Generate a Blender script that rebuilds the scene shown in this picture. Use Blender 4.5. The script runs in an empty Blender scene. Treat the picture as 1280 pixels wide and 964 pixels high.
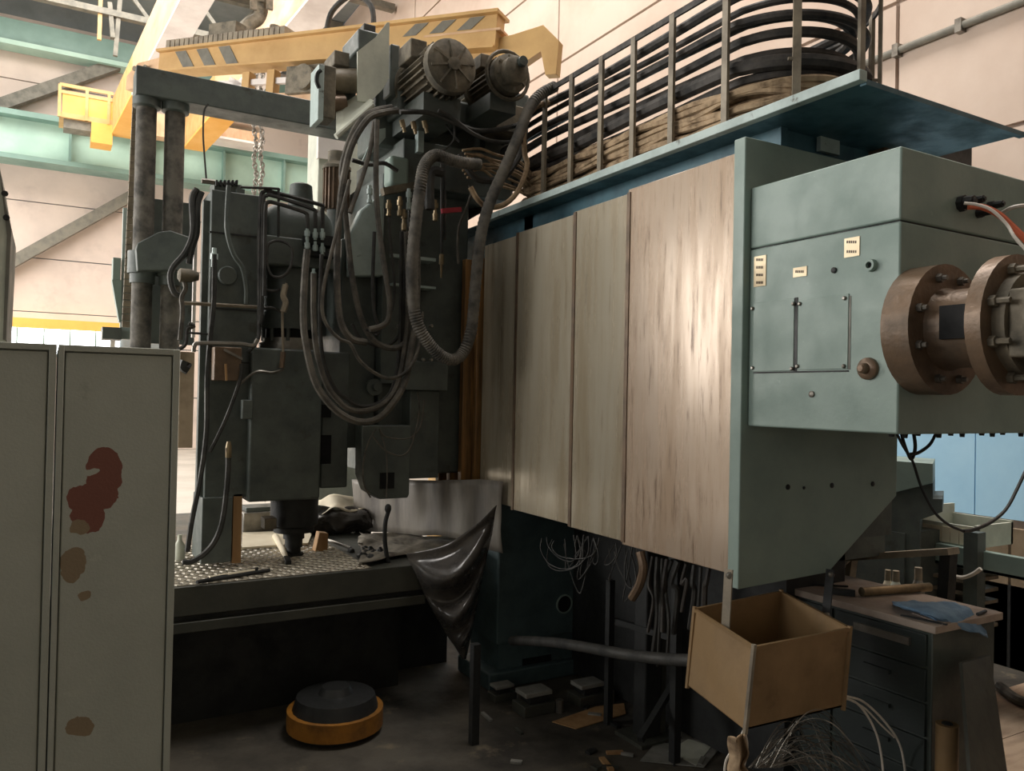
import bpy, bmesh, math, random
from mathutils import Vector, Matrix, noise as mnoise
random.seed(7)
SC = bpy.context.scene
COL = SC.collection
# ------------------------------------------------------------------ camera
CAM_H, FPX = 1.75, 1000.0
YAW, PITCH, ROLL = math.radians(30.1), math.radians(0.75), 0.020
_r = Vector((math.cos(YAW), -math.sin(YAW), 0)); _u = Vector((0, 0, 1)); _f = Vector((math.sin(YAW), math.cos(YAW), 0))
FW = _f * math.cos(PITCH) + _u * math.sin(PITCH)
UP = _u * math.cos(PITCH) - _f * math.sin(PITCH)
CXV = _r * math.cos(ROLL) + UP * math.sin(ROLL)
CYV = UP * math.cos(ROLL) - _r * math.sin(ROLL)
CAMP = Vector((0, 0, CAM_H))
cam = bpy.data.cameras.new('camera'); camo = bpy.data.objects.new('camera', cam); COL.objects.link(camo)
cam.sensor_width = 36; cam.lens = 36 * FPX / 1280; cam.clip_start = 0.05; cam.clip_end = 200
m = Matrix.Identity(4)
for i in range(3):
    m[i][0] = CXV[i]; m[i][1] = CYV[i]; m[i][2] = -FW[i]; m[i][3] = CAMP[i]
camo.matrix_world = m
SC.camera = camo
# ------------------------------------------------------------------ light
SC.view_settings.view_transform = 'Standard'; SC.view_settings.look = 'None'; SC.view_settings.gamma = 1
SC.view_settings.use_curve_mapping = False
SC.view_settings.exposure = 0.55
w = bpy.data.worlds.new('world'); SC.world = w; w.use_nodes = True
w.node_tree.nodes['Background'].inputs[0].default_value = (0.75, 0.85, 1, 1)
w.node_tree.nodes['Background'].inputs[1].default_value = 0.1
SC.cycles.use_denoising = True; SC.cycles.max_bounces = 6; SC.cycles.diffuse_bounces = 4
SC.cycles.sample_clamp_indirect = 4


def area(name, loc, direction, sx, sy, power, col=(1, 1, 1)):
    l = bpy.data.lights.new(name, 'AREA'); l.shape = 'RECTANGLE'; l.size = sx; l.size_y = sy; l.energy = power; l.color = col
    o = bpy.data.objects.new(name, l); COL.objects.link(o); o.location = loc
    o.rotation_euler = Vector(direction).to_track_quat('-Z', 'Y').to_euler()
    return o


# daylight through the glazed band of the left wall, and through the roof lights
area('window_daylight', (-8.7, 14.5, 3.6), (1, 0, 0), 18, 3.2, 1350, (1, 0.97, 0.92))
area('window_daylight_middle', (-8.7, 6.0, 4.4), (1, 0, 0), 7, 4.4, 300, (1, 0.98, 0.95))
area('window_daylight_near', (-8.7, -3.0, 4.4), (1, 0, 0), 5, 4, 45, (1, 0.98, 0.94))
area('roof_daylight', (-0.8, 17.0, 11.9), (0, 0, -1), 10, 10, 1750, (1, 0.95, 0.89))
area('roof_daylight_near', (3.9, 5.0, 11.9), (0, 0, -1), 2.8, 9, 720, (1, 0.95, 0.9))


# ------------------------------------------------------------------ helpers
def at(px, py, X=None, Y=None, Z=None):
    "point of the room on the plane X, Y or Z seen at photograph pixel px, py"
    d = CXV * ((px - 640) / FPX) + CYV * ((482 - py) / FPX) + FW
    if X is not None: t = X / d.x
    elif Y is not None: t = Y / d.y
    else: t = (Z - CAM_H) / d.z
    return CAMP + d * t


def srgb(r, g, b):
    def c(v):
        v /= 255.0
        return v / 12.92 if v <= 0.04045 else ((v + 0.055) / 1.055) ** 2.4
    return (c(r), c(g), c(b), 1)


OFF = {}


class MB:
    "collects shapes in room coordinates and links them as one mesh object"
    def __init__(self): self.v = []; self.f = []

    def add(self, vs, fs):
        n = len(self.v); self.v += [Vector(p) for p in vs]; self.f += [tuple(i + n for i in q) for q in fs]; return self

    def box(self, a, b):
        x0, x1 = sorted((a[0], b[0])); y0, y1 = sorted((a[1], b[1])); z0, z1 = sorted((a[2], b[2]))
        return self.add([(x0, y0, z0), (x1, y0, z0), (x1, y1, z0), (x0, y1, z0), (x0, y0, z1), (x1, y0, z1), (x1, y1, z1), (x0, y1, z1)],
                        [(0, 3, 2, 1), (4, 5, 6, 7), (0, 1, 5, 4), (1, 2, 6, 5), (2, 3, 7, 6), (3, 0, 4, 7)])

    def bar(self, p, q, w, h, up=(0, 0, 1)):
        p, q = Vector(p), Vector(q); d = (q - p).normalized(); up = Vector(up)
        s = d.cross(up)
        if s.length < 1e-4: s = d.cross(Vector((1, 0, 0)))
        s.normalize(); t = s.cross(d)
        vs = [c + s * (i * w / 2) + t * (j * h / 2) for c in (p, q) for i, j in ((-1, -1), (1, -1), (1, 1), (-1, 1))]
        return self.add(vs, [(3, 2, 1, 0), (4, 5, 6, 7), (0, 1, 5, 4), (1, 2, 6, 5), (2, 3, 7, 6), (3, 0, 4, 7)])

    def prism(self, poly, vec):
        vec = Vector(vec); n = len(poly); poly = [Vector(p) for p in poly]
        vs = poly + [p + vec for p in poly]
        fs = [tuple(range(n))[::-1], tuple(range(n, 2 * n))] + [(i, (i + 1) % n, (i + 1) % n + n, i + n) for i in range(n)]
        nrm = sum(((poly[i] - poly[0]).cross(poly[i + 1] - poly[0]) for i in range(1, n - 1)), Vector())
        if nrm.dot(vec) < 0: fs = [q[::-1] for q in fs]
        return self.add(vs, fs)

    def lathe(self, o, axis, prof, seg=20, cap=True):
        "prof: list of (distance along the axis, radius)"
        o = Vector(o); a = Vector(axis).normalized(); s = a.orthogonal().normalized(); t = a.cross(s)
        vs, fs = [], []
        for d, r in prof:
            for k in range(seg):
                g = 2 * math.pi * k / seg
                vs.append(o + a * d + (s * math.cos(g) + t * math.sin(g)) * r)
        for j in range(len(prof) - 1):
            for k in range(seg):
                k2 = (k + 1) % seg
                fs.append((j * seg + k, j * seg + k2, (j + 1) * seg + k2, (j + 1) * seg + k))
        if cap:
            fs.append(tuple(range(seg))[::-1]); e = (len(prof) - 1) * seg; fs.append(tuple(range(e, e + seg)))
        return self.add(vs, fs)

    def cyl(self, p, q, r, seg=12, r2=None):
        p, q = Vector(p), Vector(q)
        return self.lathe(p, q - p, [(0, r), ((q - p).length, r if r2 is None else r2)], seg)

    def tube(self, pts, r, seg=8, ring=0.0, smooth=6):
        "round hose along a smooth curve; ring > 0 gives corrugation"
        P = spline(pts, smooth)
        n = len(P); s = None; vs, fs = [], []
        for i, p in enumerate(P):
            d = (P[min(i + 1, n - 1)] - P[max(i - 1, 0)])
            d = d.normalized() if d.length > 1e-9 else Vector((0, 0, 1))
            s = d.orthogonal() if s is None else (s - d * s.dot(d))
            s.normalize(); t = d.cross(s)
            rr = r * (1 + (ring if i % 2 else -ring))
            for k in range(seg):
                g = 2 * math.pi * k / seg
                vs.append(p + (s * math.cos(g) + t * math.sin(g)) * rr)
        for j in range(n - 1):
            for k in range(seg):
                k2 = (k + 1) % seg
                fs.append((j * seg + k, j * seg + k2, (j + 1) * seg + k2, (j + 1) * seg + k))
        fs.append(tuple(range(seg))[::-1]); e = (n - 1) * seg; fs.append(tuple(range(e, e + seg)))
        return self.add(vs, fs)

    def sheet(self, rows, nu=4, nv=4, wob=0.0, scale=6.0):
        "smooth cloth through rows of points"
        R = [spline(r, nu) for r in rows]
        cols = [spline([R[j][i] for j in range(len(R))], nv) for i in range(len(R[0]))]
        a, b = len(cols), len(cols[0])
        vs = []
        for c in cols:
            for p in c:
                vs.append(p + mnoise.noise_vector(p * scale) * wob)
        return self.add(vs, [(i * b + j, i * b + j + 1, (i + 1) * b + j + 1, (i + 1) * b + j) for i in range(a - 1) for j in range(b - 1)])

    def build(self, name, mat, parent=None, bev=0, smooth=None, solid=0, loc=None, seg=2, **props):
        me = bpy.data.meshes.new(name)
        if parent is not None: off = OFF[parent.name]
        elif loc is not None: off = Vector(loc)
        else:
            lo = [min(v[i] for v in self.v) for i in range(3)]; hi = [max(v[i] for v in self.v) for i in range(3)]
            off = Vector(((lo[0] + hi[0]) / 2, (lo[1] + hi[1]) / 2, lo[2]))
        me.from_pydata([v - off for v in self.v], [], self.f)
        me.materials.append(mat)
        if smooth is None: smooth = True
        if smooth:
            me.shade_smooth(); me.set_sharp_from_angle(angle=math.radians(38))
        o = bpy.data.objects.new(name, me); COL.objects.link(o)
        OFF[o.name] = off
        if parent is not None: o.parent = parent
        else: o.location = off
        if solid:
            md = o.modifiers.new('thick', 'SOLIDIFY'); md.thickness = solid; md.offset = 0
        if bev:
            md = o.modifiers.new('edge', 'BEVEL'); md.width = bev; md.segments = seg; md.limit_method = 'ANGLE'; md.angle_limit = math.radians(40)
        for k, v in props.items(): o[k] = v
        return o


def spline(pts, n):
    pts = [Vector(p) for p in pts]
    if n <= 1 or len(pts) < 3 and n <= 1: return pts
    out = []
    for i in range(len(pts) - 1):
        p0 = pts[i - 1] if i else pts[0] * 2 - pts[1]
        p1, p2 = pts[i], pts[i + 1]
        p3 = pts[i + 2] if i + 2 < len(pts) else pts[-1] * 2 - pts[-2]
        for k in range(n):
            t = k / n
            out.append(0.5 * (2 * p1 + (p2 - p0) * t + (2 * p0 - 5 * p1 + 4 * p2 - p3) * t * t + (3 * p1 - p0 - 3 * p2 + p3) * t ** 3))
    out.append(pts[-1])
    return out


def thing(name, label, cat, loc=(0, 0, 0), group=None):
    o = bpy.data.objects.new(name, None); COL.objects.link(o); o.location = loc; o.empty_display_size = 0.1
    OFF[o.name] = Vector(loc)
    return tag(o, label, cat, group)


def tag(o, label, cat, group=None):
    o['label'] = label; o['category'] = cat
    if group: o['group'] = group
    return o


NTH = ['first', 'second', 'third', 'fourth', 'fifth', 'sixth', 'seventh', 'eighth', 'ninth', 'tenth']


def struct(o): o['kind'] = 'structure'; return o


def copy_thing(src, delta, label=None, group=None):
    r = src.copy(); COL.objects.link(r); r.location = src.location + Vector(delta)
    OFF[r.name] = OFF[src.name] + Vector(delta)
    if label: r['label'] = label
    if group: r['group'] = group
    for ch in list(src.children):
        c = ch.copy(); COL.objects.link(c); c.parent = r
        for g in ch.children:
            d = g.copy(); COL.objects.link(d); d.parent = c
    return r


def piece(src, parent, delta):
    "another copy of a part under the same thing, sharing its mesh"
    c = src.copy(); COL.objects.link(c); c.parent = parent; c.location = src.location + Vector(delta)
    return c


# ------------------------------------------------------------------ materials
def mat(name, c1, c2=None, rough=0.5, metal=0.0, scale=6.0, stretch=(1, 1, 1), bump=0.1, bscale=60.0, lo=0.4, hi=0.65, c3=None, c3lo=0.62, c3hi=0.7, c3scale=3.0, rvar=0.12, spec=0.5):
    m_ = bpy.data.materials.new(name); m_.use_nodes = True
    nt = m_.node_tree; N = nt.nodes; L = nt.links; bs = N['Principled BSDF']
    bs.inputs['Roughness'].default_value = rough; bs.inputs['Metallic'].default_value = metal
    bs.inputs['Specular IOR Level'].default_value = spec
    tc = N.new('ShaderNodeTexCoord'); mp = N.new('ShaderNodeMapping'); L.new(tc.outputs['Object'], mp.inputs[0]); mp.inputs['Scale'].default_value = stretch
    def ramped(sc, a, b, det=6):
        n = N.new('ShaderNodeTexNoise'); n.inputs['Scale'].default_value = sc; n.inputs['Detail'].default_value = det; n.inputs['Roughness'].default_value = 0.62
        L.new(mp.outputs[0], n.inputs['Vector'])
        r = N.new('ShaderNodeMapRange'); r.inputs[1].default_value = a; r.inputs[2].default_value = b; L.new(n.outputs[0], r.inputs[0])
        return r.outputs[0]
    c2 = c2 or tuple(v * 0.6 for v in c1[:3]) + (1,)
    mx = N.new('ShaderNodeMix'); mx.data_type = 'RGBA'; mx.inputs[6].default_value = c1; mx.inputs[7].default_value = c2
    f = ramped(scale, lo, hi); L.new(f, mx.inputs[0]); out = mx.outputs[2]
    if c3:
        m2 = N.new('ShaderNodeMix'); m2.data_type = 'RGBA'; m2.inputs[7].default_value = c3
        L.new(ramped(c3scale, c3lo, c3hi, 9), m2.inputs[0]); L.new(out, m2.inputs[6]); out = m2.outputs[2]
    L.new(out, bs.inputs['Base Color'])
    rr = N.new('ShaderNodeMapRange'); rr.inputs[3].default_value = max(0.03, rough - rvar); rr.inputs[4].default_value = min(1, rough + rvar)
    L.new(f, rr.inputs[0]); L.new(rr.outputs[0], bs.inputs['Roughness'])
    if bump:
        n = N.new('ShaderNodeTexNoise'); n.inputs['Scale'].default_value = bscale; n.inputs['Detail'].default_value = 3; L.new(mp.outputs[0], n.inputs['Vector'])
        b = N.new('ShaderNodeBump'); b.inputs['Strength'].default_value = bump; b.inputs['Distance'].default_value = 0.01; L.new(n.outputs[0], b.inputs['Height']); L.new(b.outputs[0], bs.inputs['Normal'])
    m_['mask_nodes'] = 1
    return m_


def add_patches(m_, patches, colour, edge=0.004):
    "paint worn off in given spots: patches = (x, z, half width, half height) in the object's own coordinates"
    nt = m_.node_tree; N = nt.nodes; L = nt.links; bs = N['Principled BSDF']
    tc = N.new('ShaderNodeTexCoord'); sx = N.new('ShaderNodeSeparateXYZ')
    no = N.new('ShaderNodeTexNoise'); no.inputs['Scale'].default_value = 16; no.inputs['Detail'].default_value = 4
    L.new(tc.outputs['Object'], no.inputs['Vector'])
    ad = N.new('ShaderNodeVectorMath'); ad.operation = 'MULTIPLY_ADD'; ad.inputs[1].default_value = (0.05, 0.05, 0.05)
    L.new(no.outputs['Color'], ad.inputs[0]); L.new(tc.outputs['Object'], ad.inputs[2]); L.new(ad.outputs[0], sx.inputs[0])
    def mth(op, a, b):
        n = N.new('ShaderNodeMath'); n.operation = op
        for i, q in enumerate((a, b)):
            if isinstance(q, (int, float)): n.inputs[i].default_value = q
            else: L.new(q, n.inputs[i])
        return n.outputs[0]
    tot = None
    for x, z, a, b in patches:
        u = mth('DIVIDE', mth('SUBTRACT', sx.outputs[0], x + 0.025), a); v = mth('DIVIDE', mth('SUBTRACT', sx.outputs[2], z + 0.025), b)
        d = mth('ADD', mth('MULTIPLY', u, u), mth('MULTIPLY', v, v))
        k = mth('LESS_THAN', d, 1.0)
        tot = k if tot is None else mth('MAXIMUM', tot, k)
    mx = N.new('ShaderNodeMix'); mx.data_type = 'RGBA'; mx.inputs[7].default_value = colour
    src = bs.inputs['Base Color'].links[0].from_socket
    L.new(src, mx.inputs[6]); L.new(tot, mx.inputs[0]); L.new(mx.outputs[2], bs.inputs['Base Color'])


def glow(name, col, s):
    m_ = bpy.data.materials.new(name); m_.use_nodes = True; b = m_.node_tree.nodes['Principled BSDF']
    b.inputs['Base Color'].default_value = (0.8, 0.8, 0.8, 1); b.inputs['Emission Color'].default_value = col; b.inputs['Emission Strength'].default_value = s
    return m_


M = dict(
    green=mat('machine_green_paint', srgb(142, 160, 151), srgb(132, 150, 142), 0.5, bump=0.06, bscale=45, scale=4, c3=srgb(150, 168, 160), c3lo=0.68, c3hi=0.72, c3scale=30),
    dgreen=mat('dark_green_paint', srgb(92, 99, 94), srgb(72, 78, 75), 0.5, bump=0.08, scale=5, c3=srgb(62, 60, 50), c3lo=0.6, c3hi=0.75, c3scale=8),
    bed=mat('bed_paint', srgb(80, 98, 100), srgb(64, 80, 82), 0.5, bump=0.08, scale=5),
    blue=mat('blue_green_paint', srgb(66, 104, 116), srgb(52, 84, 96), 0.5, bump=0.05),
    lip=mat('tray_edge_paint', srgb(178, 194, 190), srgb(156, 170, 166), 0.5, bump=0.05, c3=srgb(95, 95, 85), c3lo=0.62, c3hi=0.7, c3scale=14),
    cab=mat('cabinet_paint', srgb(176, 178, 165), srgb(167, 169, 156), 0.55, bump=0.12, bscale=120, scale=3, c3=srgb(120, 122, 105), c3lo=0.66, c3hi=0.8, c3scale=5),
    pale=mat('pale_column_paint', srgb(206, 208, 192), srgb(186, 188, 174), 0.6, bump=0.05),
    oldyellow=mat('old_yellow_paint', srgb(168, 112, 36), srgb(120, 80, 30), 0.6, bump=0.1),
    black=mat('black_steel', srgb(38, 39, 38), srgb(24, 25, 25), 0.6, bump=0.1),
    hose=mat('dusty_rubber', srgb(104, 98, 88), srgb(58, 56, 52), 0.75, bump=0.2, bscale=80, scale=9),
    dhose=mat('dark_rubber', srgb(60, 58, 54), srgb(40, 40, 38), 0.7, bump=0.2, bscale=80, scale=9),
    bcable=mat('black_cable', srgb(62, 56, 50), srgb(34, 33, 32), 0.7, bump=0.15, scale=12),
    tan=mat('tan_cloth_cable', srgb(176, 150, 118), srgb(112, 92, 70), 0.85, bump=0.3, bscale=50, scale=14),
    rodm=mat('dirty_grey_bar', srgb(150, 138, 118), srgb(110, 100, 86), 0.6, bump=0.15),
    motor=mat('dusty_motor', srgb(124, 114, 96), srgb(80, 76, 66), 0.75, bump=0.25, bscale=40, scale=8),
    brown=mat('rusty_flange', srgb(124, 102, 82), srgb(94, 80, 66), 0.45, 0.3, bump=0.15, scale=6),
    steel=mat('worn_steel', srgb(150, 146, 138), srgb(105, 100, 92), 0.4, 0.7, bump=0.1),
    brass=mat('brass_fitting', srgb(156, 138, 108), srgb(100, 88, 68), 0.4, 0.6, bump=0.1),
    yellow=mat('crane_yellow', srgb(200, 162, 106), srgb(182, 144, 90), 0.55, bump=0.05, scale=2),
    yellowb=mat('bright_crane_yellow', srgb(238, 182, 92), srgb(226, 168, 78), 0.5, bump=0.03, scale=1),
    cream=mat('pale_girder_tone', srgb(238, 230, 224), srgb(216, 206, 200), 0.5, bump=0.03, scale=1.5),  # near-white for overexposed girder undersides, also for plain pale steel
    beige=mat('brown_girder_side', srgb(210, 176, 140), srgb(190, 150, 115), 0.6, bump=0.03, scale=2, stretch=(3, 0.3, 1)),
    stripe=mat('grey_hazard_stripe', srgb(120, 116, 104), srgb(100, 98, 90), 0.6, bump=0.05),
    mint=mat('mint_girder_paint', srgb(176, 206, 190), srgb(160, 190, 176), 0.5, bump=0.03, scale=1),
    mintd=mat('mint_flange_paint', srgb(120, 150, 140), srgb(108, 136, 126), 0.5, bump=0.03, scale=1),
    wall=mat('beige_wall_panel', srgb(196, 178, 163), srgb(184, 164, 149), 0.8, bump=0.1, bscale=8, scale=0.7, c3=srgb(190, 168, 150), c3lo=0.6, c3hi=0.85, c3scale=2.4),
    wallj=mat('wall_joint', srgb(160, 140, 125), None, 0.9, bump=0),
    conc=mat('far_wall_panel', srgb(214, 198, 186), srgb(196, 182, 172), 0.85, bump=0.1, bscale=4, scale=0.5, c3=srgb(180, 166, 158), c3lo=0.55, c3hi=0.8, c3scale=1.3),
    wallblue=mat('blue_wall_paint', srgb(180, 226, 253), srgb(168, 216, 246), 0.55, bump=0.05, scale=1.5, c3=srgb(110, 140, 160), c3lo=0.74, c3hi=0.78, c3scale=6),
    ceil=mat('grey_ceiling', srgb(132, 138, 138), srgb(118, 124, 124), 0.8, bump=0, scale=1),
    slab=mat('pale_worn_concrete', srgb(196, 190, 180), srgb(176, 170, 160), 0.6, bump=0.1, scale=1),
    treadhi=mat('tread_highlights', srgb(214, 206, 190), srgb(186, 178, 162), 0.4, 0.3, bump=0.05),
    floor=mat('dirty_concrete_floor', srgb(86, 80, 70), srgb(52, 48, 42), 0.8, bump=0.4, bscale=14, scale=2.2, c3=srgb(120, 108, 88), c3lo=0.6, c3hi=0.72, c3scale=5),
    plank=mat('floor_board', srgb(170, 146, 122), srgb(140, 118, 98), 0.8, bump=0.2, scale=3, stretch=(1, 4, 1)),
    sheet=mat('bin_sheet', srgb(150, 122, 86), srgb(130, 105, 72), 0.5, 0.2, bump=0.12, bscale=18, scale=4, c3=srgb(110, 84, 56), c3lo=0.62, c3hi=0.8, c3scale=9),
    tool=mat('tool_cabinet_paint', srgb(74, 82, 76), srgb(60, 66, 62), 0.5, bump=0.1, scale=4),
    toolb=mat('tool_cabinet_front', srgb(52, 60, 58), srgb(42, 48, 48), 0.45, bump=0.1, scale=4),
    ttop=mat('dusty_cabinet_top', srgb(172, 156, 142), srgb(150, 134, 122), 0.75, bump=0.15, scale=5, c3=srgb(110, 100, 92), c3lo=0.66, c3hi=0.72, c3scale=9),
    rag=mat('blue_rag', srgb(128, 160, 188), srgb(98, 128, 158), 0.9, bump=0.3, bscale=90, scale=9),
    plastic=mat('black_plastic_sheet', srgb(84, 80, 76), srgb(58, 56, 54), 0.25, bump=0.1, bscale=30, scale=7, c3=srgb(120, 112, 102), c3lo=0.6, c3hi=0.8, c3scale=5),
    tarp=mat('grey_tarp', srgb(150, 143, 133), srgb(112, 106, 100), 0.5, bump=0.2, bscale=20, scale=3, stretch=(2, 2, 0.4)),
    dust=mat('dusty_cloth', srgb(142, 134, 120), srgb(88, 82, 74), 0.85, bump=0.4, bscale=30, scale=9),
    tread=mat('tread_plate', srgb(128, 121, 108), srgb(96, 90, 80), 0.5, 0.3, bump=0.1, scale=6),
    tbody=mat('table_side_paint', srgb(72, 72, 64), srgb(60, 61, 55), 0.5, bump=0.08, scale=5),
    wood=mat('raw_wood', srgb(178, 140, 96), srgb(150, 112, 72), 0.7, bump=0.2, scale=8, stretch=(1, 1, 0.15)),
    amber=mat('amber_wood', srgb(152, 112, 64), srgb(84, 62, 38), 0.4, bump=0.15, scale=10, stretch=(3, 3, 0.2)),
    paper=mat('white_board', srgb(232, 220, 194), srgb(220, 206, 180), 0.7, bump=0.05),
    card=mat('grey_card', srgb(140, 138, 130), srgb(110, 108, 102), 0.8, bump=0.1),
    red=mat('red_enamel', srgb(190, 60, 75), srgb(170, 50, 60), 0.45, bump=0),
    orange=mat('orange_cable', srgb(214, 110, 76), srgb(190, 92, 62), 0.55, bump=0.05),
    white=mat('white_cable', srgb(226, 218, 206), srgb(200, 192, 180), 0.55, bump=0.05),
    label=mat('label_plate', srgb(226, 206, 170), srgb(210, 190, 156), 0.45, 0.2, bump=0),
    ink=mat('label_ink', srgb(92, 74, 52), None, 0.6, bump=0),
    lamp=glow('lamp_glow', (1, 0.98, 0.94, 1), 14), pane=glow('window_glow', (0.9, 0.96, 1, 1), 5),
    dark=mat('dark_recess', srgb(14, 14, 14), srgb(10, 10, 10), 0.9, bump=0),
    hall=mat('unlit_hall_wall', srgb(150, 145, 135), srgb(120, 116, 108), 0.9, bump=0, scale=0.6),
    box=mat('cardboard', srgb(168, 148, 122), srgb(144, 126, 102), 0.8, bump=0.1),
)
# panels of the way cover: scraped steel, brown with oil, streaked upright
M['panel'] = mat('oiled_steel_cover', srgb(186, 166, 146), srgb(160, 136, 112), 0.27, 0.22, bump=0.03, bscale=20, scale=4, stretch=(3, 3, 0.3),
                 c3=srgb(104, 82, 64), c3lo=0.56, c3hi=0.72, c3scale=16, rvar=0.05)
M['panel2'] = mat('grey_steel_cover', srgb(180, 170, 150), srgb(152, 138, 114), 0.27, 0.25, bump=0.03, bscale=20, scale=3, stretch=(3, 3, 0.3),
                  c3=srgb(118, 102, 82), c3lo=0.6, c3hi=0.8, c3scale=10, rvar=0.05)

# ================================================================== THE HALL
XR, YF, XL, YB, ZC = 7.0, 25.0, -9.0, -7.0, 12.2
fl = struct(MB().box((XL, YB, -0.2), (XR, YF, 0)).build('floor', M['floor']))
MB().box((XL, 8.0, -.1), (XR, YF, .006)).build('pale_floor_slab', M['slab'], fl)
struct(MB().box((XL, YB, ZC), (XR, YF, ZC + 0.2)).build('ceiling', M['ceil']))
struct(MB().box((XL - 0.3, YB, 0), (XL, YF, 2.0)).box((XL - 0.3, YB, 6.8), (XL, YF, ZC)).build('wall_left', M['hall']))
struct(MB().box((XL - 0.3, YB - 0.3, 0), (XR, YB, ZC)).build('wall_back', M['hall']))
for k, y in enumerate((-5, -1, 3, 7, 11, 15, 19, 23)):
    f = struct(MB().box((XL - 0.12, y - 0.04, 2.0), (XL - 0.02, y + 0.04, 6.8)).build('window_%d' % (k + 1), M['lip']))
    MB().box((XL - 0.09, y - 1.9, 4.35), (XL - 0.04, y + 1.9, 4.42)).build('window_bar', M['lip'], f)
# right wall: core, long beige panels with open joints, blue dado
wr = struct(MB().box((XR + 0.05, YB, 0), (XR + 0.3, YF, ZC)).build('wall_right', M['wallj']))
zs = [2.6, 4.12, 5.62, 7.12, 8.62, 10.12, ZC]
for a, b in zip(zs, zs[1:]):
    for y0 in (-1.2, 4.8, 10.8, 16.8, 22.8):
        MB().box((XR, y0 + 0.02, a + 0.02), (XR + 0.06, min(YF, y0 + 6) - 0.02, b - 0.02)).build('wall_panel', M['wall'], wr)
for y0 in (1.2, 4.0, 6.8, 9.6):
    MB().box((XR - 0.01, y0 + 0.005, 0.8), (XR + 0.06, y0 + 2.795, 2.61)).build('dado_panel', M['wallblue'], wr)
# conduit on the right wall
cd = thing('wall_conduit', 'grey conduit with bright clips running along the beige wall', 'conduit', (XR - 0.03, 4, 5.1))
MB().cyl((XR - 0.04, 1.5, 5.13), (XR - 0.04, 6.2, 5.13), 0.035).build('pipe', M['stripe'], cd)
for px, py in ((1123, 64), (1202, 33)):
    p = at(px, py, X=XR - 0.02); MB().box((XR - 0.08, p.y - 0.03, 5.07), (XR, p.y + 0.03, 5.19)).build('clip', M['steel'], cd)
# far wall
wf = struct(MB().box((XL, YF + 0.06, 0), (XR, YF + 0.3, ZC)).build('wall_far', M['ceil']))
for a, b in zip([0, 1.5, 2.9, 3.75, 5.2, 6.7, 8.2, 9.9], [1.5, 2.9, 3.75, 5.2, 6.7, 8.2, 9.9, 11.6]):
    for x0 in (-9, -3, 3):
        if a in (1.5, 2.9) and x0 == -3: continue
        MB().box((x0 + 0.02, YF, a + 0.015), (min(x0 + 6, XR) - 0.02, YF + 0.07, b - 0.015)).build('wall_panel', M['conc'], wf)
MB().box((-3, YF, 1.5), (3, YF + 0.07, 2.55)).build('wall_panel', M['conc'], wf)
MB().box((-3, YF, 3.45), (3, YF + 0.07, 3.74)).build('wall_panel', M['conc'], wf)
# low lit window strip in the far wall
for k in range(6):
    x = -1.7 + k * 0.62
    f = struct(MB().box((x - 0.31, YF - 0.02, 2.6), (x - 0.27, YF + 0.06, 3.45)).box((x - 0.3, YF - 0.02, 2.58), (x + 0.3, YF + 0.06, 2.63)).build('window_%d' % (k + 9), M['mintd']))
    MB().box((x - 0.27, YF + 0.02, 2.63), (x + 0.31, YF + 0.04, 3.42)).build('pane', M['pane'], f)
orb = thing('orange_rail', 'orange beam lying low along the far wall over the bright window strip', 'beam', (0, 24.4, 3.3))
MB().box((-6, 24.3, at(60, 411, Y=24.3).z), (1.9, 24.45, at(60, 399, Y=24.3).z)).build('beam', M['yellowb'], orb)
for x in (-5, -2.2, 1.5): MB().box((x - .06, 24.32, 0), (x + .06, 24.44, 3.3)).build('post', M['stripe'], orb)
# upper far beam, wall braces
ub = thing('roof_tie_beam', 'pale green steel beam high across the far wall', 'beam', (1, 24.6, 10.5))
MB().box((-6, 24.5, 10.72), (6.9, 24.95, 11.3)).build('web', M['mintd'], ub)
MB().box((-6, 24.4, 10.6), (6.9, 24.96, 10.72)).build('flange', M['mint'], ub)
b1 = MB().bar(at(-40, 146, Y=24.7), at(190, 66, Y=24.7), 0.3, 0.3).build('wall_brace', M['stripe'])
tag(b1, 'grey diagonal wall brace above the mint crane runway', 'brace')
b2 = MB().bar(at(-10, 342, Y=24.7), at(170, 242, Y=24.7), 0.25, 0.28).build('wall_brace', M['stripe'])
tag(b2, 'grey diagonal wall brace below the mint crane runway', 'brace')
# crane runway girder of mint green plates
rg = thing('crane_runway_girder', 'mint green plate girder of the crane runway along the far wall', 'girder', (2, 24, 7.4))
MB().box((-6, 24.1, 7.62), (6.95, 24.2, 8.6)).build('web', M['mint'], rg)
MB().box((-6, 23.75, 8.6), (6.95, 24.5, 8.74)).build('flange', M['mintd'], rg)
MB().box((-6, 23.75, 7.5), (6.95, 24.5, 7.62)).build('flange', M['mintd'], rg)
for x in (-3.4, -1.55, 0.35, 2.3, 4.2, 5.9):
    MB().box((x - 0.03, 23.85, 7.6), (x + 0.03, 24.1, 8.62)).build('stiffener', M['mintd'], rg)
# far lamp
lp = thing('ceiling_lamp', 'bright round lamp under the hall roof', 'lamp', at(227, -3, Y=20))
p = at(227, -3, Y=20)
MB().lathe(p + Vector((0, 0, 0.5)), (0, 0, -1), [(0, 0.06), (0.25, 0.08), (0.4, 0.34), (0.48, 0.36)]).build('shade', M['stripe'], lp)
MB().lathe(p + Vector((0, 0, 0.08)), (0, 0, -1), [(0, 0.34), (0.08, 0.3), (0.14, 0.1)]).build('bulb', M['lamp'], lp)
MB().cyl(p + Vector((0, 0, 0.45)), (p.x, p.y, ZC), 0.02).build('stem', M['stripe'], lp)
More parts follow.
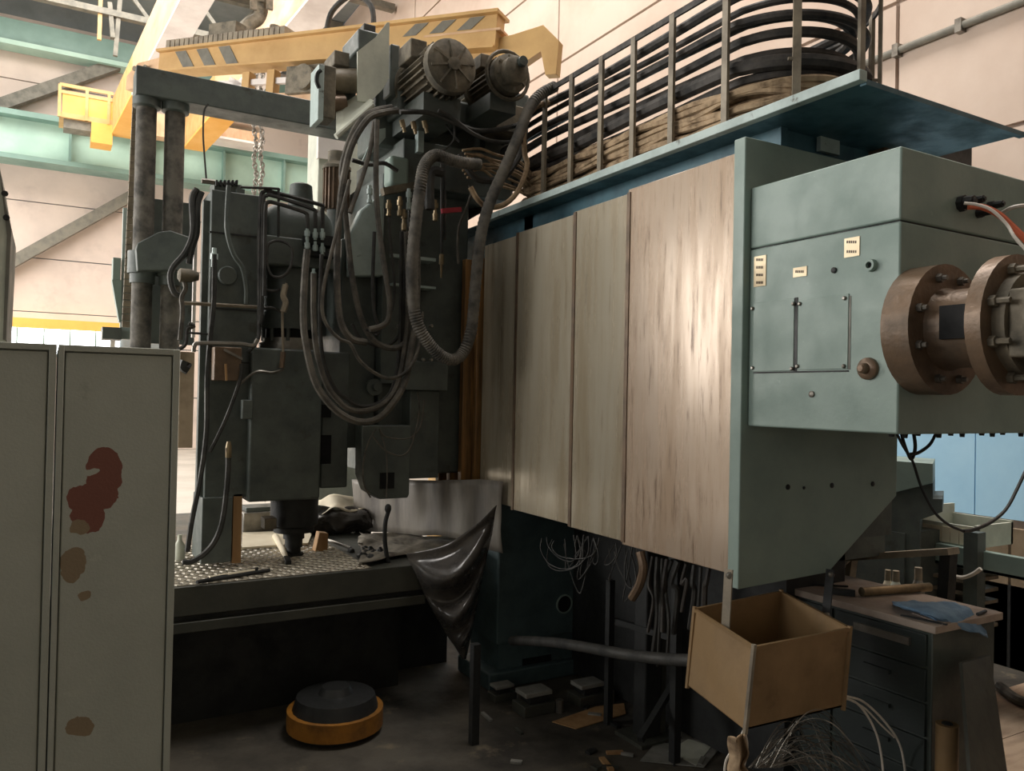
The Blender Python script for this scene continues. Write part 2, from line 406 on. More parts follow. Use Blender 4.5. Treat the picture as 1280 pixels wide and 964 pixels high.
# roof trusses near the top of the picture
for k, y in enumerate((14.0, 18.0, 22.0)):
    rt = thing('roof_truss', 'grey roof truss of angle steel, %s' % ('nearest of three' if k == 0 else 'middle of three' if k == 1 else 'furthest of three, by the far wall'), 'truss', (2, y, 10.6), 'roof trusses')
    MB().box((-8.9, y - 0.1, 10.9), (6.95, y + 0.1, 11.05)).build('lower_chord', M['stripe'], rt)
    MB().box((-8.9, y - 0.1, 12.0), (6.95, y + 0.1, 12.18)).build('upper_chord', M['stripe'], rt)
    x = -8.8
    while x < 6:
        MB().bar((x, y, 11.0), (x + 0.9, y, 12.1), 0.09, 0.09).build('strut', M['stripe'], rt)
        MB().bar((x + 0.9, y, 12.1), (x + 1.8, y, 11.0), 0.09, 0.09).build('strut', M['stripe'], rt); x += 1.8

# ------------------------------------------------------------------ overhead crane with two girders
oc = thing('overhead_crane', 'yellow overhead crane with two pale girders and a yellow cage', 'crane', (2, 20, 8))
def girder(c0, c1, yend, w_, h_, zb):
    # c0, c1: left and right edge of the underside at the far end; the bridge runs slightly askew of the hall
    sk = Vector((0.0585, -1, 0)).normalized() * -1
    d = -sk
    for a, b, mb_, ms in ((0, 3.4, 'yellowb', 'yellow'), (3.4, 17.5, 'cream', 'beige')):  # near-white underside and brown sides put overexposure and shade into the colours
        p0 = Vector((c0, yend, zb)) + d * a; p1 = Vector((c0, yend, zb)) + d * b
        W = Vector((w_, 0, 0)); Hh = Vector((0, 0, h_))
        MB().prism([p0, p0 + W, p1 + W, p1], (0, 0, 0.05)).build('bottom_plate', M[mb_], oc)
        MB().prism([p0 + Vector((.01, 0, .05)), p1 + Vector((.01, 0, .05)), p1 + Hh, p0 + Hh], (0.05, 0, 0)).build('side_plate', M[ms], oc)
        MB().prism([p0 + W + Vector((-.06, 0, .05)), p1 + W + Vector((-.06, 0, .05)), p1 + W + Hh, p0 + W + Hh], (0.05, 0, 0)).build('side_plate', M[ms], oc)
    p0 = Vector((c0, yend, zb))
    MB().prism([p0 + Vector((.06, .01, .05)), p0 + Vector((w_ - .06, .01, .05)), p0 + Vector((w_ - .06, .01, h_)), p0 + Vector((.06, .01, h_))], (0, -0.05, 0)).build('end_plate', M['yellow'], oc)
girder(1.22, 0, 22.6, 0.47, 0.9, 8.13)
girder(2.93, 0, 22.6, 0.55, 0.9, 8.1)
# carriage between them with cross beams
for py0, py1 in ((134, 158), (160, 182)):
    a = at(282, py0, Y=22.8); b = at(330, py1, Y=22.8)
    MB().box((3.6, 22.7, b.z), (4.9, 23.3, a.z)).build('end_carriage', M['beige'], oc)
    MB().box((3.55, 22.6, b.z - 0.06), (5.0, 23.35, b.z)).build('carriage_flange', M['cream'], oc)
MB().box((1.7, 22.7, 8.35), (2.95, 23.1, 8.95)).build('end_carriage', M['beige'], oc)
# railed platform
pc = [at(75, 105, Y=22.4), at(142, 168, Y=22.4)]
x0, x1, z1, z0 = pc[0].x, 1.25, pc[0].z, at(78, 146, Y=22.4).z
MB().box((x0, 22.4, z0), (x1, 23.4, z0 + 0.12)).build('platform_floor', M['yellow'], oc)
MB().box((x0 + .06, 22.41, z0 + .1), (x1, 22.45, z0 + .62)).build('platform_side', M['yellowb'], oc)
MB().box((x0 + 0.7, 22.4, z0 - 0.5), (x1, 23.0, z0)).build('platform_skirt', M['yellowb'], oc)
MB().box((x0 + 0.1, 22.5, z0 - 0.22), (x0 + 0.75, 23.0, z0)).build('platform_step', M['stripe'], oc)
for zz in (z0 + .62, z1):
    MB().bar((x0, 22.42, zz), (x1, 22.42, zz), 0.06, 0.08).build('rail', M['yellow'], oc)
for xx in (x0, (x0 + x1) / 2, x1 - .1):
    MB().bar((xx, 22.42, z0), (xx, 22.42, z1), 0.07, 0.07).build('rail_post', M['yellow'], oc)
# ladder and hanging tubes by the first girder
hp = MB().bar(at(126, -10, Y=22), at(124, 50, Y=22), 0.09, 0.09).build('hanging_post', M['yellow'], oc)
MB().bar(at(137, 4, Y=22), at(141, 48, Y=22), 0.16, 0.1).build('hanging_post', M['stripe'], oc)
MB().bar(at(150, 0, Y=22), at(144, 70, Y=22), 0.1, 0.1).build('hanging_post', M['stripe'], oc)

# hook block and crane chain
hk = thing('crane_hook', 'big dark steel crane hook hanging above the yellow boom', 'hook', at(318, 40, Y=13))
Yh = 13
MB().tube([at(x, y, Y=Yh) for x, y in ((326, 2), (327, 14), (322, 24), (313, 30), (308, 40), (312, 50), (324, 54), (336, 50), (343, 42), (345, 34))], 0.1, 10).build('hook', M['motor'], hk)
MB().cyl(at(326, -30, Y=Yh), at(327, 6, Y=Yh), 0.14).build('shank', M['motor'], hk)
MB().box(at(316, -40, Y=Yh - .15), at(339, -1, Y=Yh + .2)).build('hook_block', M['dhose'], hk)
for sx in (317, 337):
    MB().bar(at(sx, -10, Y=Yh - .2), at(sx, 12, Y=Yh - .2), 0.05, 0.1).build('cheek', M['motor'], hk)
ch = thing('crane_chain', 'slack double chain of steel links hanging behind the dark arm', 'chain', at(322, 240, Y=13))
def link(c, r, flat, parent):
    c = Vector(c); ax = Vector((1, 0, 0)) if flat else Vector((0.5, 0.85, 0)).normalized()
    pts = [c + ax * (r * 0.62 * math.cos(g)) + Vector((0, 0, 1)) * (r * 1.15 * math.sin(g)) for g in [2 * math.pi * k / 8 for k in range(9)]]
    return MB().tube(pts, r * 0.26, 5, smooth=1).build('link', M['steel'], parent)
for s, x in ((0, 319), (1, 327)):
    for k in range(40):
        y = 46 + k * 5.2
        link(at(x + 1.5 * math.sin(k * 0.8 + s), y, Y=13 + 0.1 * s), 0.049, k % 2, ch)

# ------------------------------------------------------------------ yellow boom of a pillar jib crane behind the machine
jb = thing('jib_crane', 'yellow jib crane boom with grey hazard stripes behind the machine', 'crane', (3.2, 6.5, 0))
A = at(625, 42, Y=6.5); B = at(205, 86, Y=10.0)
ax = (B - A); axn = ax.normalized()
side = axn.cross(Vector((0, 0, 1))).normalized(); upv = side.cross(axn)
def along(t, u=0, s=0): return A + ax * t + upv * u + side * s
def under(t): return -.16 + .10 * t      # the boom is shallower towards its far end
MB().prism([along(0, .15, -.08), along(1, .15, -.08), along(1, under(1), -.08), along(0, under(0), -.08)], side * .16).build('boom', M['yellow'], jb, bev=0.004)
MB().prism([along(-.01, .02, -.084), along(.18, .02, -.084), along(.18, .0, -.084), along(-.01, .0, -.084)], side * .168).build('boom_seam', M['beige'], jb)
MB().bar(along(-0.005, .165), along(1.0, .165), 0.26, 0.03, upv).build('top_flange', M['yellow'], jb)
MB().bar(along(0, under(0)), along(1.0, under(1)), 0.24, 0.02, upv).build('bottom_flange', M['yellow'], jb)
def stripes(t0, n, dt, q=1):
    for k in range(n):
        t = t0 + k * dt
        for sgn in (1, -1):
            o = side * (0.083 * sgn)
            hi_, lo_ = (.14, under(t) + .02) if t > .5 else (.14, .03)
            a_, b_ = (hi_, lo_) if q > 0 else (lo_, hi_)
            MB().prism([along(t, a_) + o, along(t + dt * .5, a_) + o, along(t + dt * .5 + dt * .45, b_) + o, along(t + dt * .45, b_) + o], side * 0.003 * sgn).build('hazard_stripe', M['stripe'], jb)
stripes(0.03, 3, 0.07); stripes(0.72, 3, 0.075, -1)
# right-hand head plate and pendant strap
MB().prism([along(.12, -.1), along(-.03, -.02), along(-.10, .04), along(-.14, -.12), along(-.14, -.42), along(-.115, -.42), along(-.10, -.2), along(0.0, -.45), along(.12, -.45)], side * 0.1).build('boom_head', M['yellow'], jb, bev=0.004)
# lower truss half of the boom
for t in (0.45, 0.62, 0.7):
    MB().bar(along(t, -.15), along(t, -.5), 0.1, 0.1, axn).build('hanger_post', M['yellow'], jb)
MB().bar(along(.3, -.5), along(.8, -.42), 0.08, 0.1).build('lower_rail', M['beige'], jb)
MB().bar(along(.45, -.28), along(.8, -.24), 0.05, 0.06).build('white_rail', M['cream'], jb)
MB().bar(along(.62, -.5), along(.76, -.2), 0.05, 0.06).build('brace', M['cream'], jb)
MB().cyl(along(.5, -.3, -.16), along(.5, -.3, .14), 0.13, 16).build('trolley_wheel', M['motor'], jb)
MB().bar(along(.44, -.3), along(.56, -.3), 0.2, 0.28, upv).build('trolley', M['motor'], jb)
MB().prism([along(.97, .16), along(1.1, .1), along(1.14, -.04), along(1.14, -.2), along(.97, -.16)], side * 0.12).build('end_plate', M['beige'], jb)
for t in (1.06, 1.1):
    MB().cyl(along(t, .02, -.05), along(t, .02, .14), 0.03).build('bolt', M['motor'], jb)
# mast behind the machine
pm = along(.12, -.2, 0)
MB().cyl((pm.x, pm.y, 0), (pm.x, pm.y, pm.z + .05), 0.12, 20).build('mast', M['yellow'], jb)
# cable carrier lying on the boom
dc = thing('boom_cable_chain', 'grey cable carrier lying on the far end of the yellow boom', 'cable carrier', along(.9, .2))
for k in range(24):
    t = 0.58 + 0.4 * k / 24
    MB().bar(along(t, .235), along(t + .0135, .235), 0.17, 0.1, upv).build('carrier_link', M['rodm'], dc)
MB().bar(along(.74, .3), along(.83, .3), .16, .22, upv).build('clamp_box', M['motor'], dc)
sl = MB().tube([along(.33, .17), along(.345, .42), along(.40, .55), along(.455, .42), along(.47, .17)], 0.028).build('lifting_sling', M['dhose'])
tag(sl, 'dark lifting sling looped over the top of the yellow boom', 'sling')

# ================================================================== THE MACHINE
def front(mb, x0, y0, x1, y1, Y, dy):
    "block whose face towards the camera spans these photograph pixels at depth Y"
    a = at(x0, (y0 + y1) / 2, Y=Y); b = at(x1, (y0 + y1) / 2, Y=Y); t = at((x0 + x1) / 2, y0, Y=Y); o = at((x0 + x1) / 2, y1, Y=Y)
    return mb.box((a.x, Y, o.z), (b.x, Y + dy, t.z))


def fb(name, x0, y0, x1, y1, Y, dy, m_, parent, bev=0.0, **k):
    return front(MB(), x0, y0, x1, y1, Y, dy).build(name, M[m_], parent, bev, **k)


# ---- cross beam with its telescopic cover
xb = thing('cross_beam', 'long machine beam under brown steel sliding covers with a green end plate', 'machine beam', (2.6, 3.3, 1.1))
MB().box((2.46, 2.26, 1.16), (3.3, 6.2, 2.62)).build('beam_body', M['dgreen'], xb)
def cover(y0, y1, x, zb, zt, m_):
    t = 0.014
    MB().box((x, y0, zb), (x + t, y1, zt)).box((x + t, y0, zt - t), (2.7, y1, zt)).box((x + t, y0, zb), (2.62, y1, zb + t)).build('cover_panel', M[m_], xb, 0.003)
cover(2.262, 2.93, 2.300, 1.078, 2.715, 'panel')
cover(2.90, 3.40, 2.322, 1.086, 2.705, 'panel2')
cover(3.36, 4.02, 2.344, 1.092, 2.700, 'panel2')
cover(3.985, 4.46, 2.366, 1.100, 2.695, 'panel2')
for y, x in ((2.922, 2.297), (3.39, 2.319), (4.01, 2.341)):
    MB().box((x - .002, y - .012, 1.09), (x + .01, y + .012, 2.70)).build('wiper_strip', M['brown'], xb)
ep = MB().prism([(2.287, 2.258, 1.031), (2.8, 2.258, 1.048), (3.245, 2.258, 1.344), (3.26, 2.258, 2.768), (2.287, 2.258, 2.763)], (0, -0.058, 0)).build('end_plate', M['green'], xb, 0.004)
for px, py in ((985, 609), (1040, 607), (1091, 605), (1005, 610)):
    p = at(px, py, Y=2.198); r = 0.006 if px == 1005 else 0.011
    MB().lathe(p + Vector((0, .004, 0)), (0, -1, 0), [(0, r), (.006, r), (.009, r * .6)], 10).build('plug', M['black'], xb)
MB().box((2.95, 2.5, 1.0), (3.6, 3.1, 1.6)).build('beam_foot', M['dgreen'], xb)
# amber pleated cover at the far end of the beam
pl = thing('wooden_way_cover', 'amber brown upright slatted cover beyond the left end of the steel panels', 'way cover', (2.3, 4.6, 1.1))
for k in range(6):
    y = 4.47 + k * 0.055; x = 2.33 - (0.05 if k % 2 else 0)
    MB().box((x - .045 * k * .3, y, 1.13 - .006 * k), (x + .08, y + .05, 2.62 - .008 * k)).build('slat', M['amber'], pl, 0.004)

# ---- gear box on the end plate
gb = thing('gear_box', 'big pale green gear box with riveted cover plates at the beam end', 'gear box', (2.8, 1.9, 1.65))
XG = 2.32
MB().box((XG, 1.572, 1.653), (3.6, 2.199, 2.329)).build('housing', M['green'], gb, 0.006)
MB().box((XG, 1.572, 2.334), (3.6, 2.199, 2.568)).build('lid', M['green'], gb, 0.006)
MB().box((XG + .01, 1.58, 2.328), (3.59, 2.19, 2.336)).build('gasket', M['black'], gb)
def gface(name, x0, y0, x1, y1, th, m_, parent, bev=0):
    a = at(x0, (y0 + y1) / 2, X=XG); b = at(x1, (y0 + y1) / 2, X=XG); t = at((x0 + x1) / 2, y0, X=XG); o = at((x0 + x1) / 2, y1, X=XG)
    return MB().box((XG - th, a.y, o.z), (XG + .001, b.y, t.z)).build(name, M[m_], parent, bev)
for r in ((942, 376, 993, 464), (998, 371, 1061, 462)):
    gface('cover_plate', *r, 0.004, 'green', gb, 0.0015)
gface('plate_gap', 993, 372, 997, 464, 0.0015, 'black', gb); gface('plate_gap', 1061, 370, 1063.5, 462, 0.0015, 'card', gb); gface('plate_gap', 942, 464, 1061, 466, 0.0015, 'black', gb)
def stud(px, py, r, h, m_, X=XG, name='screw', parent=None):
    p = at(px, py, X=X)
    return MB().lathe(p, (-1, 0, 0), [(0, r), (h * .7, r), (h, r * .6)], 10).build(name, M[m_], parent or gb)
for px, py in ((942, 386), (993, 380), (1001, 380), (1057, 373), (942, 460), (991, 461), (998, 458), (1056, 458)): stud(px, py, 0.0075, 0.012, 'steel')
for r, rows in (((943, 320, 958, 358), 4), ((992, 334, 1009, 346), 1), ((1056, 297, 1075, 321), 2)):
    lb = gface('label_plate', *r, 0.003, 'label', gb)
    for k in range(rows):
        y0 = r[1] + (r[3] - r[1]) * (k + .35) / rows; hgt = min(3.0, (r[3] - r[1]) / rows * .34)
        mb = MB(); n = 5
        for q in range(n):
            a = at(r[0] + 3 + (r[2] - r[0] - 6) * q / n, y0, X=XG); b = at(r[0] + 3 + (r[2] - r[0] - 6) * (q + .7) / n, y0 + hgt, X=XG)
            mb.box((XG - .0036, a.y, b.z), (XG - .002, b.y, a.z))
        mb.build('lettering', M['ink'], lb)
p = at(1090, 332, X=XG)
MB().lathe(p, (-1, 0, 0), [(0, .021), (.018, .019), (.018, .011), (.004, .010)], 18).build('bushing', M['green'], gb)
MB().lathe(p, (-1, 0, 0), [(0, .0105), (.006, .0105)], 14).build('bore', M['dark'], gb)
stud(1043, 338, 0.0105, 0.008, 'black', name='sight_hole'); stud(1015, 493, 0.0115, 0.007, 'steel', name='sight_hole')
p = at(1086, 461, X=XG)
MB().lathe(p, (-1, 0, 0), [(0, .037), (.012, .036), (.018, .030), (.02, .018), (.04, .016), (.046, .01)], 20).build('drain_plug', M['brown'], gb)
mb = MB()
for k in range(14):
    x = 2.36 + k * .085; mb.lathe((x, 1.62 + .01 * (k % 3), 1.653), (0, 0, -1), [(0, .01), (.01 + .006 * (k % 2), .008)], 7)
mb.build('bolt_heads', M['black'], gb)
# cable gland and cables on the shaded face
for px, py, r in ((1200, 255, .022), (1212, 252, .014), (1236, 258, .013), (1222, 267, .013)):
    p = at(px, py, Y=1.572); MB().lathe(p + Vector((0, .002, 0)), (0, -1, 0), [(0, r * 1.25), (.02, r * 1.25), (.02, r), (.05, r * .9), (.05, r * .5), (.056, r * .5)], 8).build('cable_gland', M['black'], gb)
hp = lambda l, Y: [at(x, y, Y=Y - .03 * i) for i, (x, y) in enumerate(l)]
o = MB().tube(hp([(1210, 258), (1228, 259), (1248, 268), (1266, 284), (1284, 302), (1310, 330)], 1.52), 0.011, 8).build('motor_cable', M['orange']); tag(o, 'orange cable curving from the gear box gland', 'cable')
o = MB().tube(hp([(1205, 254), (1222, 256), (1240, 263), (1258, 280), (1268, 296), (1282, 312)], 1.50), 0.005, 6).build('motor_cable', M['white']); tag(o, 'thin white cable twisted round the orange one', 'cable')
o = MB().tube(hp([(1253, 266), (1264, 260), (1280, 257), (1310, 256)], 1.55), 0.007, 6).build('motor_cable', M['white']); tag(o, 'short pale cable leaving the gear box to the right', 'cable')

# ---- flange motor on the gear box
fm = thing('flange_motor', 'dusty brown flanged motor bolted to the shaded side of the gear box', 'motor', (2.4, 1.4, 1.98))
c1 = at(1208, 411, Y=1.47); C1 = Vector((2.43, 1.48, 1.985)); axm = Vector((0, -1, 0))
def ringp(z0, prof, m_, nm, seg=36): MB().lathe(C1, axm, prof, seg).build(nm, M[m_], fm, 0)
ringp(0, [(-.092, .205), (-.0, .205), (0.0, .205)], 'brown', 'flange')
bsz = [(0, .13), (.02, .122), (.19, .122)]
ringp(0, bsz, 'brown', 'neck')
ringp(0, [(.17, .205), (.215, .205)], 'brown', 'flange')
MB().box((C1.x - .128, C1.y - .155, C1.z - .04), (C1.x - .06, C1.y - .05, C1.z + .06)).build('window_opening', M['dark'], fm)
for g in (20, 70, 110, 160, 200, 250, 290, 340):
    d = Vector((math.cos(math.radians(g)), 0, math.sin(math.radians(g)))) * .165
    MB().lathe(C1 + d, axm, [(0, .014), (.016, .014), (.016, .008), (.03, .008)], 6).build('bolt', M['steel'], fm)
    MB().lathe(C1 + d + Vector((0, -.215, 0)), axm, [(0, .017), (.018, .017), (.018, .009), (.055, .009)], 6).build('bolt', M['motor'], fm)
ringp(0, [(.215, .15), (.25, .15), (.25, .12), (.3, .12), (.3, .155), (.62, .155), (.66, .14)], 'motor', 'motor_body')
for k in range(28):
    g = 2 * math.pi * k / 28; d = Vector((math.cos(g), 0, math.sin(g)))
    MB().bar(C1 + d * .165 + axm * .33, C1 + d * .165 + axm * .62, .008, .03, d).build('fin', M['motor'], fm)
MB().box((C1.x - .13, C1.y - .36, C1.z - .1), (C1.x - .02, C1.y - .25, C1.z + .09)).build('terminal_box', M['motor'], fm, .006)

# ---- tray above the beam
tr = thing('cable_tray', 'blue green steel tray with pale rim above the brown covers', 'tray', (2.9, 3.3, 2.86))
MB().box((2.44, 1.80, 2.872), (3.46, 5.3, 2.88)).build('tray_sheet', M['blue'], tr)
MB().box((2.4, 1.787, 2.868), (2.44, 4.55, 2.906)).build('front_rim', M['lip'], tr, .003)
MB().box((2.44, 1.79, 2.86), (3.46, 1.815, 2.879)).build('end_rim', M['blue'], tr)
MB().box((2.56, 2.27, 2.64), (2.6, 5.2, 2.872)).box((2.6, 2.29, 2.64), (3.3, 2.33, 2.872)).build('stringer', M['blue'], tr)
fb('post', 1026, 126, 1050, 191, 2.262, 0.02, 'lip', tr)
fb('post', 1106, 148, 1131, 196, 2.21, .08, 'brown', tr)
fb('junction_box', 1131, 146, 1215, 206, 2.21, .3, 'black', tr)
MB().box((2.56, 4.2, 2.6), (3.3, 4.3, 2.87)).build('post', M['blue'], tr)

# ---- round ended cable basket on the tray
bk = thing('cable_basket', 'tall round ended basket of flat grey bars standing on the tray', 'basket', (3.0, 3.4, 2.88))
BX, BR, BY = 2.55, 0.431, 2.65
ZB0, ZB1 = 2.882, 3.585
def bpath(off, y0=4.25, n=10, yb=4.1):
    r = BR - off; cx = BX + BR
    pts = [(BX + off, y) for y in (y0, (y0 * 2 + BY) / 3, (y0 + 2 * BY) / 3)]
    pts += [(cx - r * math.cos(math.pi * k / n), BY - r * math.sin(math.pi * k / n)) for k in range(n + 1)]
    pts += [(cx + r, (yb + BY) / 2), (cx + r, yb)]
    return pts
for z in (ZB0 + .01, ZB1):
    P = spline([(x, y, z) for x, y in bpath(0)], 4); mb = MB()
    for a, b in zip(P, P[1:]): mb.bar(a, b, .012, .03)
    mb.build('rim', M['bcable'] if z > 3 else M['blue'], bk)
bars = [(BX, y) for y in (4.07, 3.785, 3.5, 3.224, 2.931, 2.578)]
cxx = BX + BR
bars += [(cxx - BR * math.cos(math.radians(g)), BY - BR * math.sin(math.radians(g))) for g in (50, 91, 120, 150, 180)]
bars += [(BX + 2 * BR, y) for y in (3.0, 3.4, 3.8)]
for i, (x, y) in enumerate(bars):
    d = Vector((0, 1, 0)) if i < 6 or i > 9 else Vector((y - BY, -(x - cxx), 0)).normalized()
    MB().bar((x, y, ZB0), (x, y, ZB1 + .01), .016, .034, d).build('upright_bar', M['rodm'], bk)
    if i % 2 == 0:
        MB().bar((x, y, 3.2), (x + (.06 if i < 6 else -.03), y + .02, 3.2), .012, .012).build('cross_pin', M['rodm'], bk)
zz = [3.56, 3.515, 3.462, 3.425, 3.36, 3.30, 3.235, 3.185]
for i, z in enumerate(zz):
    r = (.024, .016, .024, .02, .024, .026, .034, .024)[i]; off = .06 + .03 * (i % 3)
    P = [(x, y, z - .015 + .009 * math.sin(y * 3.1 + i * 1.9) + .005 * math.sin(x * 4 + i)) for x, y in bpath(off, 4.28, 10, 4.0)]
    P = [(2.42, 4.86, 2.95 + .02 * (7 - i)), (2.5, 4.62, z - .16)] + P
    o = MB().tube(P, r, 8, smooth=4).build('power_cable', M['bcable'])
    tag(o, ['topmost', 'second from top', 'third from top', 'fourth from top', 'fifth from top', 'sixth from top', 'thick seventh from top', 'lowest'][i] + ' of the black power cables running round inside the basket', 'cable', 'black cables in the basket')
NT = 30
for i in range(NT):
    z = 2.905 + .225 * (i // 3) / 9 + .008 * (i % 3); off = .035 + .05 * (i % 3)
    P = []
    for k, (x, y) in enumerate(spline([(a, b, 0) for a, b in bpath(off, 4.35, 8, 3.4)], 3) and [(q.x, q.y) for q in spline([(a, b, 0) for a, b in bpath(off, 4.35, 8, 3.4)], 3)]):
        n = mnoise.noise_vector(Vector((x * 2.6, y * 2.6, i * 3.7)))
        P.append((x + n.x * .02, y, max(2.9, z + n.z * .055)))
    o = MB().tube(P, .014 + .007 * random.random(), 6, smooth=2).build('cloth_cable', M['tan'])
    tag(o, 'dusty tan cloth covered cable in the heap at the bottom of the basket', 'cable', 'tan cables heaped in the basket')

# ---- saddle carrying the milling head
sd = thing('machine_saddle', 'dark green machine saddle behind the hanging hoses', 'machine saddle', (2.0, 4.8, 1.1))
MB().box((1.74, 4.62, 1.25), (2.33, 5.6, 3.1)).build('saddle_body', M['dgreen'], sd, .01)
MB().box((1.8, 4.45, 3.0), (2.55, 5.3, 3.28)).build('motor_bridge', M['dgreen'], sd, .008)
fb('bridge_back', 470, 95, 662, 200, 4.62, .35, 'dgreen', sd, .02)
fb('bridge_block', 498, 118, 590, 150, 4.42, .3, 'dgreen', sd, .02)
MB().prism([at(x, y, Y=4.5) for x, y in ((438, 292), (452, 262), (480, 240), (480, 345), (438, 345))], (0, .08, 0)).build('lit_plate', M['lip'], sd, .01)  # paler colour stands in for the light falling on this plate
fb('side_plate', 478, 262, 512, 480, 4.54, .1, 'dgreen', sd, .005)
fb('ledge', 490, 320, 545, 324, 4.5, .2, 'lip', sd); fb('ledge', 490, 356, 545, 359, 4.5, .2, 'lip', sd)
fb('column_rib', 523, 150, 530, 190, 4.4, .05, 'lip', sd)
fb('drum', 488, 195, 512, 232, 4.42, .12, 'green', sd, .02)
fb('valve_block', 508, 452, 560, 488, 4.44, .25, 'dgreen', sd, .004)
fb('lower_block', 512, 488, 549, 598, 4.5, .4, 'dgreen', sd, .006)
fb('upper_plate', 606, 150, 642, 250, 4.55, .08, 'dgreen', sd, .004)
fb('ram_housing', 425, 300, 470, 560, 4.62, .5, 'dgreen', sd, .01)
# hanging plate with the square opening and rounded foot
a, b, t, u = at(452, 560, Y=4.42), at(513, 560, Y=4.42), at(480, 532, Y=4.42), at(480, 624, Y=4.42)
poly = [(a.x, 4.42, t.z), (b.x, 4.42, t.z), (b.x, 4.42, u.z + .02)] + [(b.x - .01, 4.42, u.z), (a.x + .12, 4.42, u.z), (a.x + .04, 4.42, u.z + .05), (a.x + .005, 4.42, u.z + .14)]
MB().prism(poly, (0, .12, 0)).build('apron', M['dgreen'], sd, .006)
fb('apron_opening', 475, 591, 493, 611, 4.415, .02, 'dark', sd)
for k, px in enumerate((497, 507, 517, 528, 538)):
    for py in (450, 408):
        p = at(px, py, Y=4.43); MB().lathe(p, (0, -1, 0), [(0, .012), (.02, .012), (.024, .007)], 6).build('bolt', M['steel'], sd)
p = at(467, 484, Y=4.56); MB().lathe(p, (0, -1, 0), [(0, .05), (.02, .05), (.02, .022), (.06, .02)], 20).build('hub', M['dgreen'], sd)
# fittings manifold
for k, (px, py, h) in enumerate(((486, 250, 20), (500, 246, 24), (511, 236, 26), (505, 262, 26), (462, 232, 22), (544, 250, 26))):
    p = at(px, py, Y=4.28); q = at(px, py + h, Y=4.28)
    MB().lathe(p, q - p, [(0, .012), (.02, .012), (.02, .018), (.05, .018), (.05, .011), (.08, .011), (.08, .016), ((q - p).length, .016)], 8).build('fitting', M['brass'] if k not in (2, 4) else M['lip'], sd)
MB().bar(at(478, 240, Y=4.32), at(520, 232, Y=4.32), .05, .04).build('manifold', M['motor'], sd)
MB().tube([at(x, y, Y=4.35) for x, y in ((440, 200), (462, 206), (480, 204), (497, 214))], .012, 6).build('fixed_pipe', M['dhose'], sd)
MB().bar(at(552, 264, Y=4.3), at(576, 262, Y=4.3), .02, .028).build('red_handle', M['red'], sd, label='red enamelled lever handle')
for px, y0, y1 in ((552, 205, 330), (556, 205, 300)):
    MB().cyl(at(px, y0, Y=4.34), at(px, y1, Y=4.34), .008, 6).build('fixed_pipe', M['dhose'], sd)
MB().lathe(at(552, 318, Y=4.34), (0, 0, -1), [(0, .016), (.06, .016), (.06, .009), (.14, .006)], 8).build('fitting', M['brass'], sd)
for px, py in ((502, 150), (516, 152), (530, 151)):
    MB().lathe(at(px, py, Y=4.2), (0.3, 0, -1), [(0, .016), (.04, .016), (.04, .01), (.07, .01)], 8).build('fitting', M['brass'], sd)

# two motors on the saddle
def motor(name, label, px, py, R, Yend, L, ring):
    c = at(px, py, Y=Yend); t = thing(name, label, 'motor', c)
    B_ = Vector((0, 1, 0))
    MB().lathe(c, B_, [(.06, R * .80), (L, R * .80), (L, R * .5), (L + .1, R * .5)], 28).build('body', M['motor'], t)
    for k in range(26):
        g = 2 * math.pi * k / 26; d = Vector((math.cos(g), 0, math.sin(g)))
        MB().bar(c + d * R * .87 + B_ * .08, c + d * R * .87 + B_ * (L - .03), .008, R * .22, d).build('fin', M['motor'], t)
    MB().lathe(c, B_, [(.0, R * .25), (0, R * .62), (.02, R * .9), (.07, R * .93), (.07, R * .8)], 28).build('fan_cover', M['motor'], t)
    MB().lathe(c, -B_, [(0, R * .22), (.018, R * .22), (.02, R * .1)], 14).build('hub', M['motor'], t)
    for k in range(8):
        g = 2 * math.pi * k / 8 + .2; d = Vector((math.cos(g), 0, math.sin(g)))
        MB().bar(c + d * R * .22 - B_ * .004, c + d * R * .8 + B_ * .01, .014, .012).build('rib', M['motor'], t)
    if ring:
        g_ = [c + Vector((math.cos(a_), 0, math.sin(a_))) * R * 1.12 + B_ * .06 for a_ in [2 * math.pi * k / 24 for k in range(25)]]
        MB().tube(g_, .012, 6, smooth=1).build('guard_ring', M['motor'], t)
        MB().lathe(c, -B_, [(-.02, R * .66), (.05, R * .62), (.06, R * .5)], 22).build('brake_cap', M['motor'], t)
        MB().lathe(c + Vector((.02, -.06, .04)), -B_, [(0, .03), (.03, .028)], 12).build('cap', M['dgreen'], t)
    MB().lathe(c, B_, [(L - .02, R * 1.05), (L + .02, R * 1.05)], 24).build('mount_flange', M['motor'], t)
    MB().box(c + Vector((-R * 1.15, L * .35, R * .35)), c + Vector((-R * .55, L * .75, R * 1.0))).build('terminal_box', M['motor'], t, .006)
    MB().box(c + Vector((-R * .7, L * .3, -R * 1.6)), c + Vector((R * .7, L + .15, -R * .8))).build('foot', M['dgreen'], t)
    return t
motor('electric_motor', 'dusty finned electric motor with spoked end, left one on the machine head', 567, 80, .165, 4.0, .46, False)
motor('electric_motor', 'dusty finned motor with round guard ring, right one on the machine head', 641, 90, .125, 4.0, .36, True)
fb('foot_block', 620, 130, 655, 165, 4.35, .2, 'motor', sd, .006); fb('foot_block', 588, 118, 618, 150, 4.4, .3, 'motor', sd, .02)

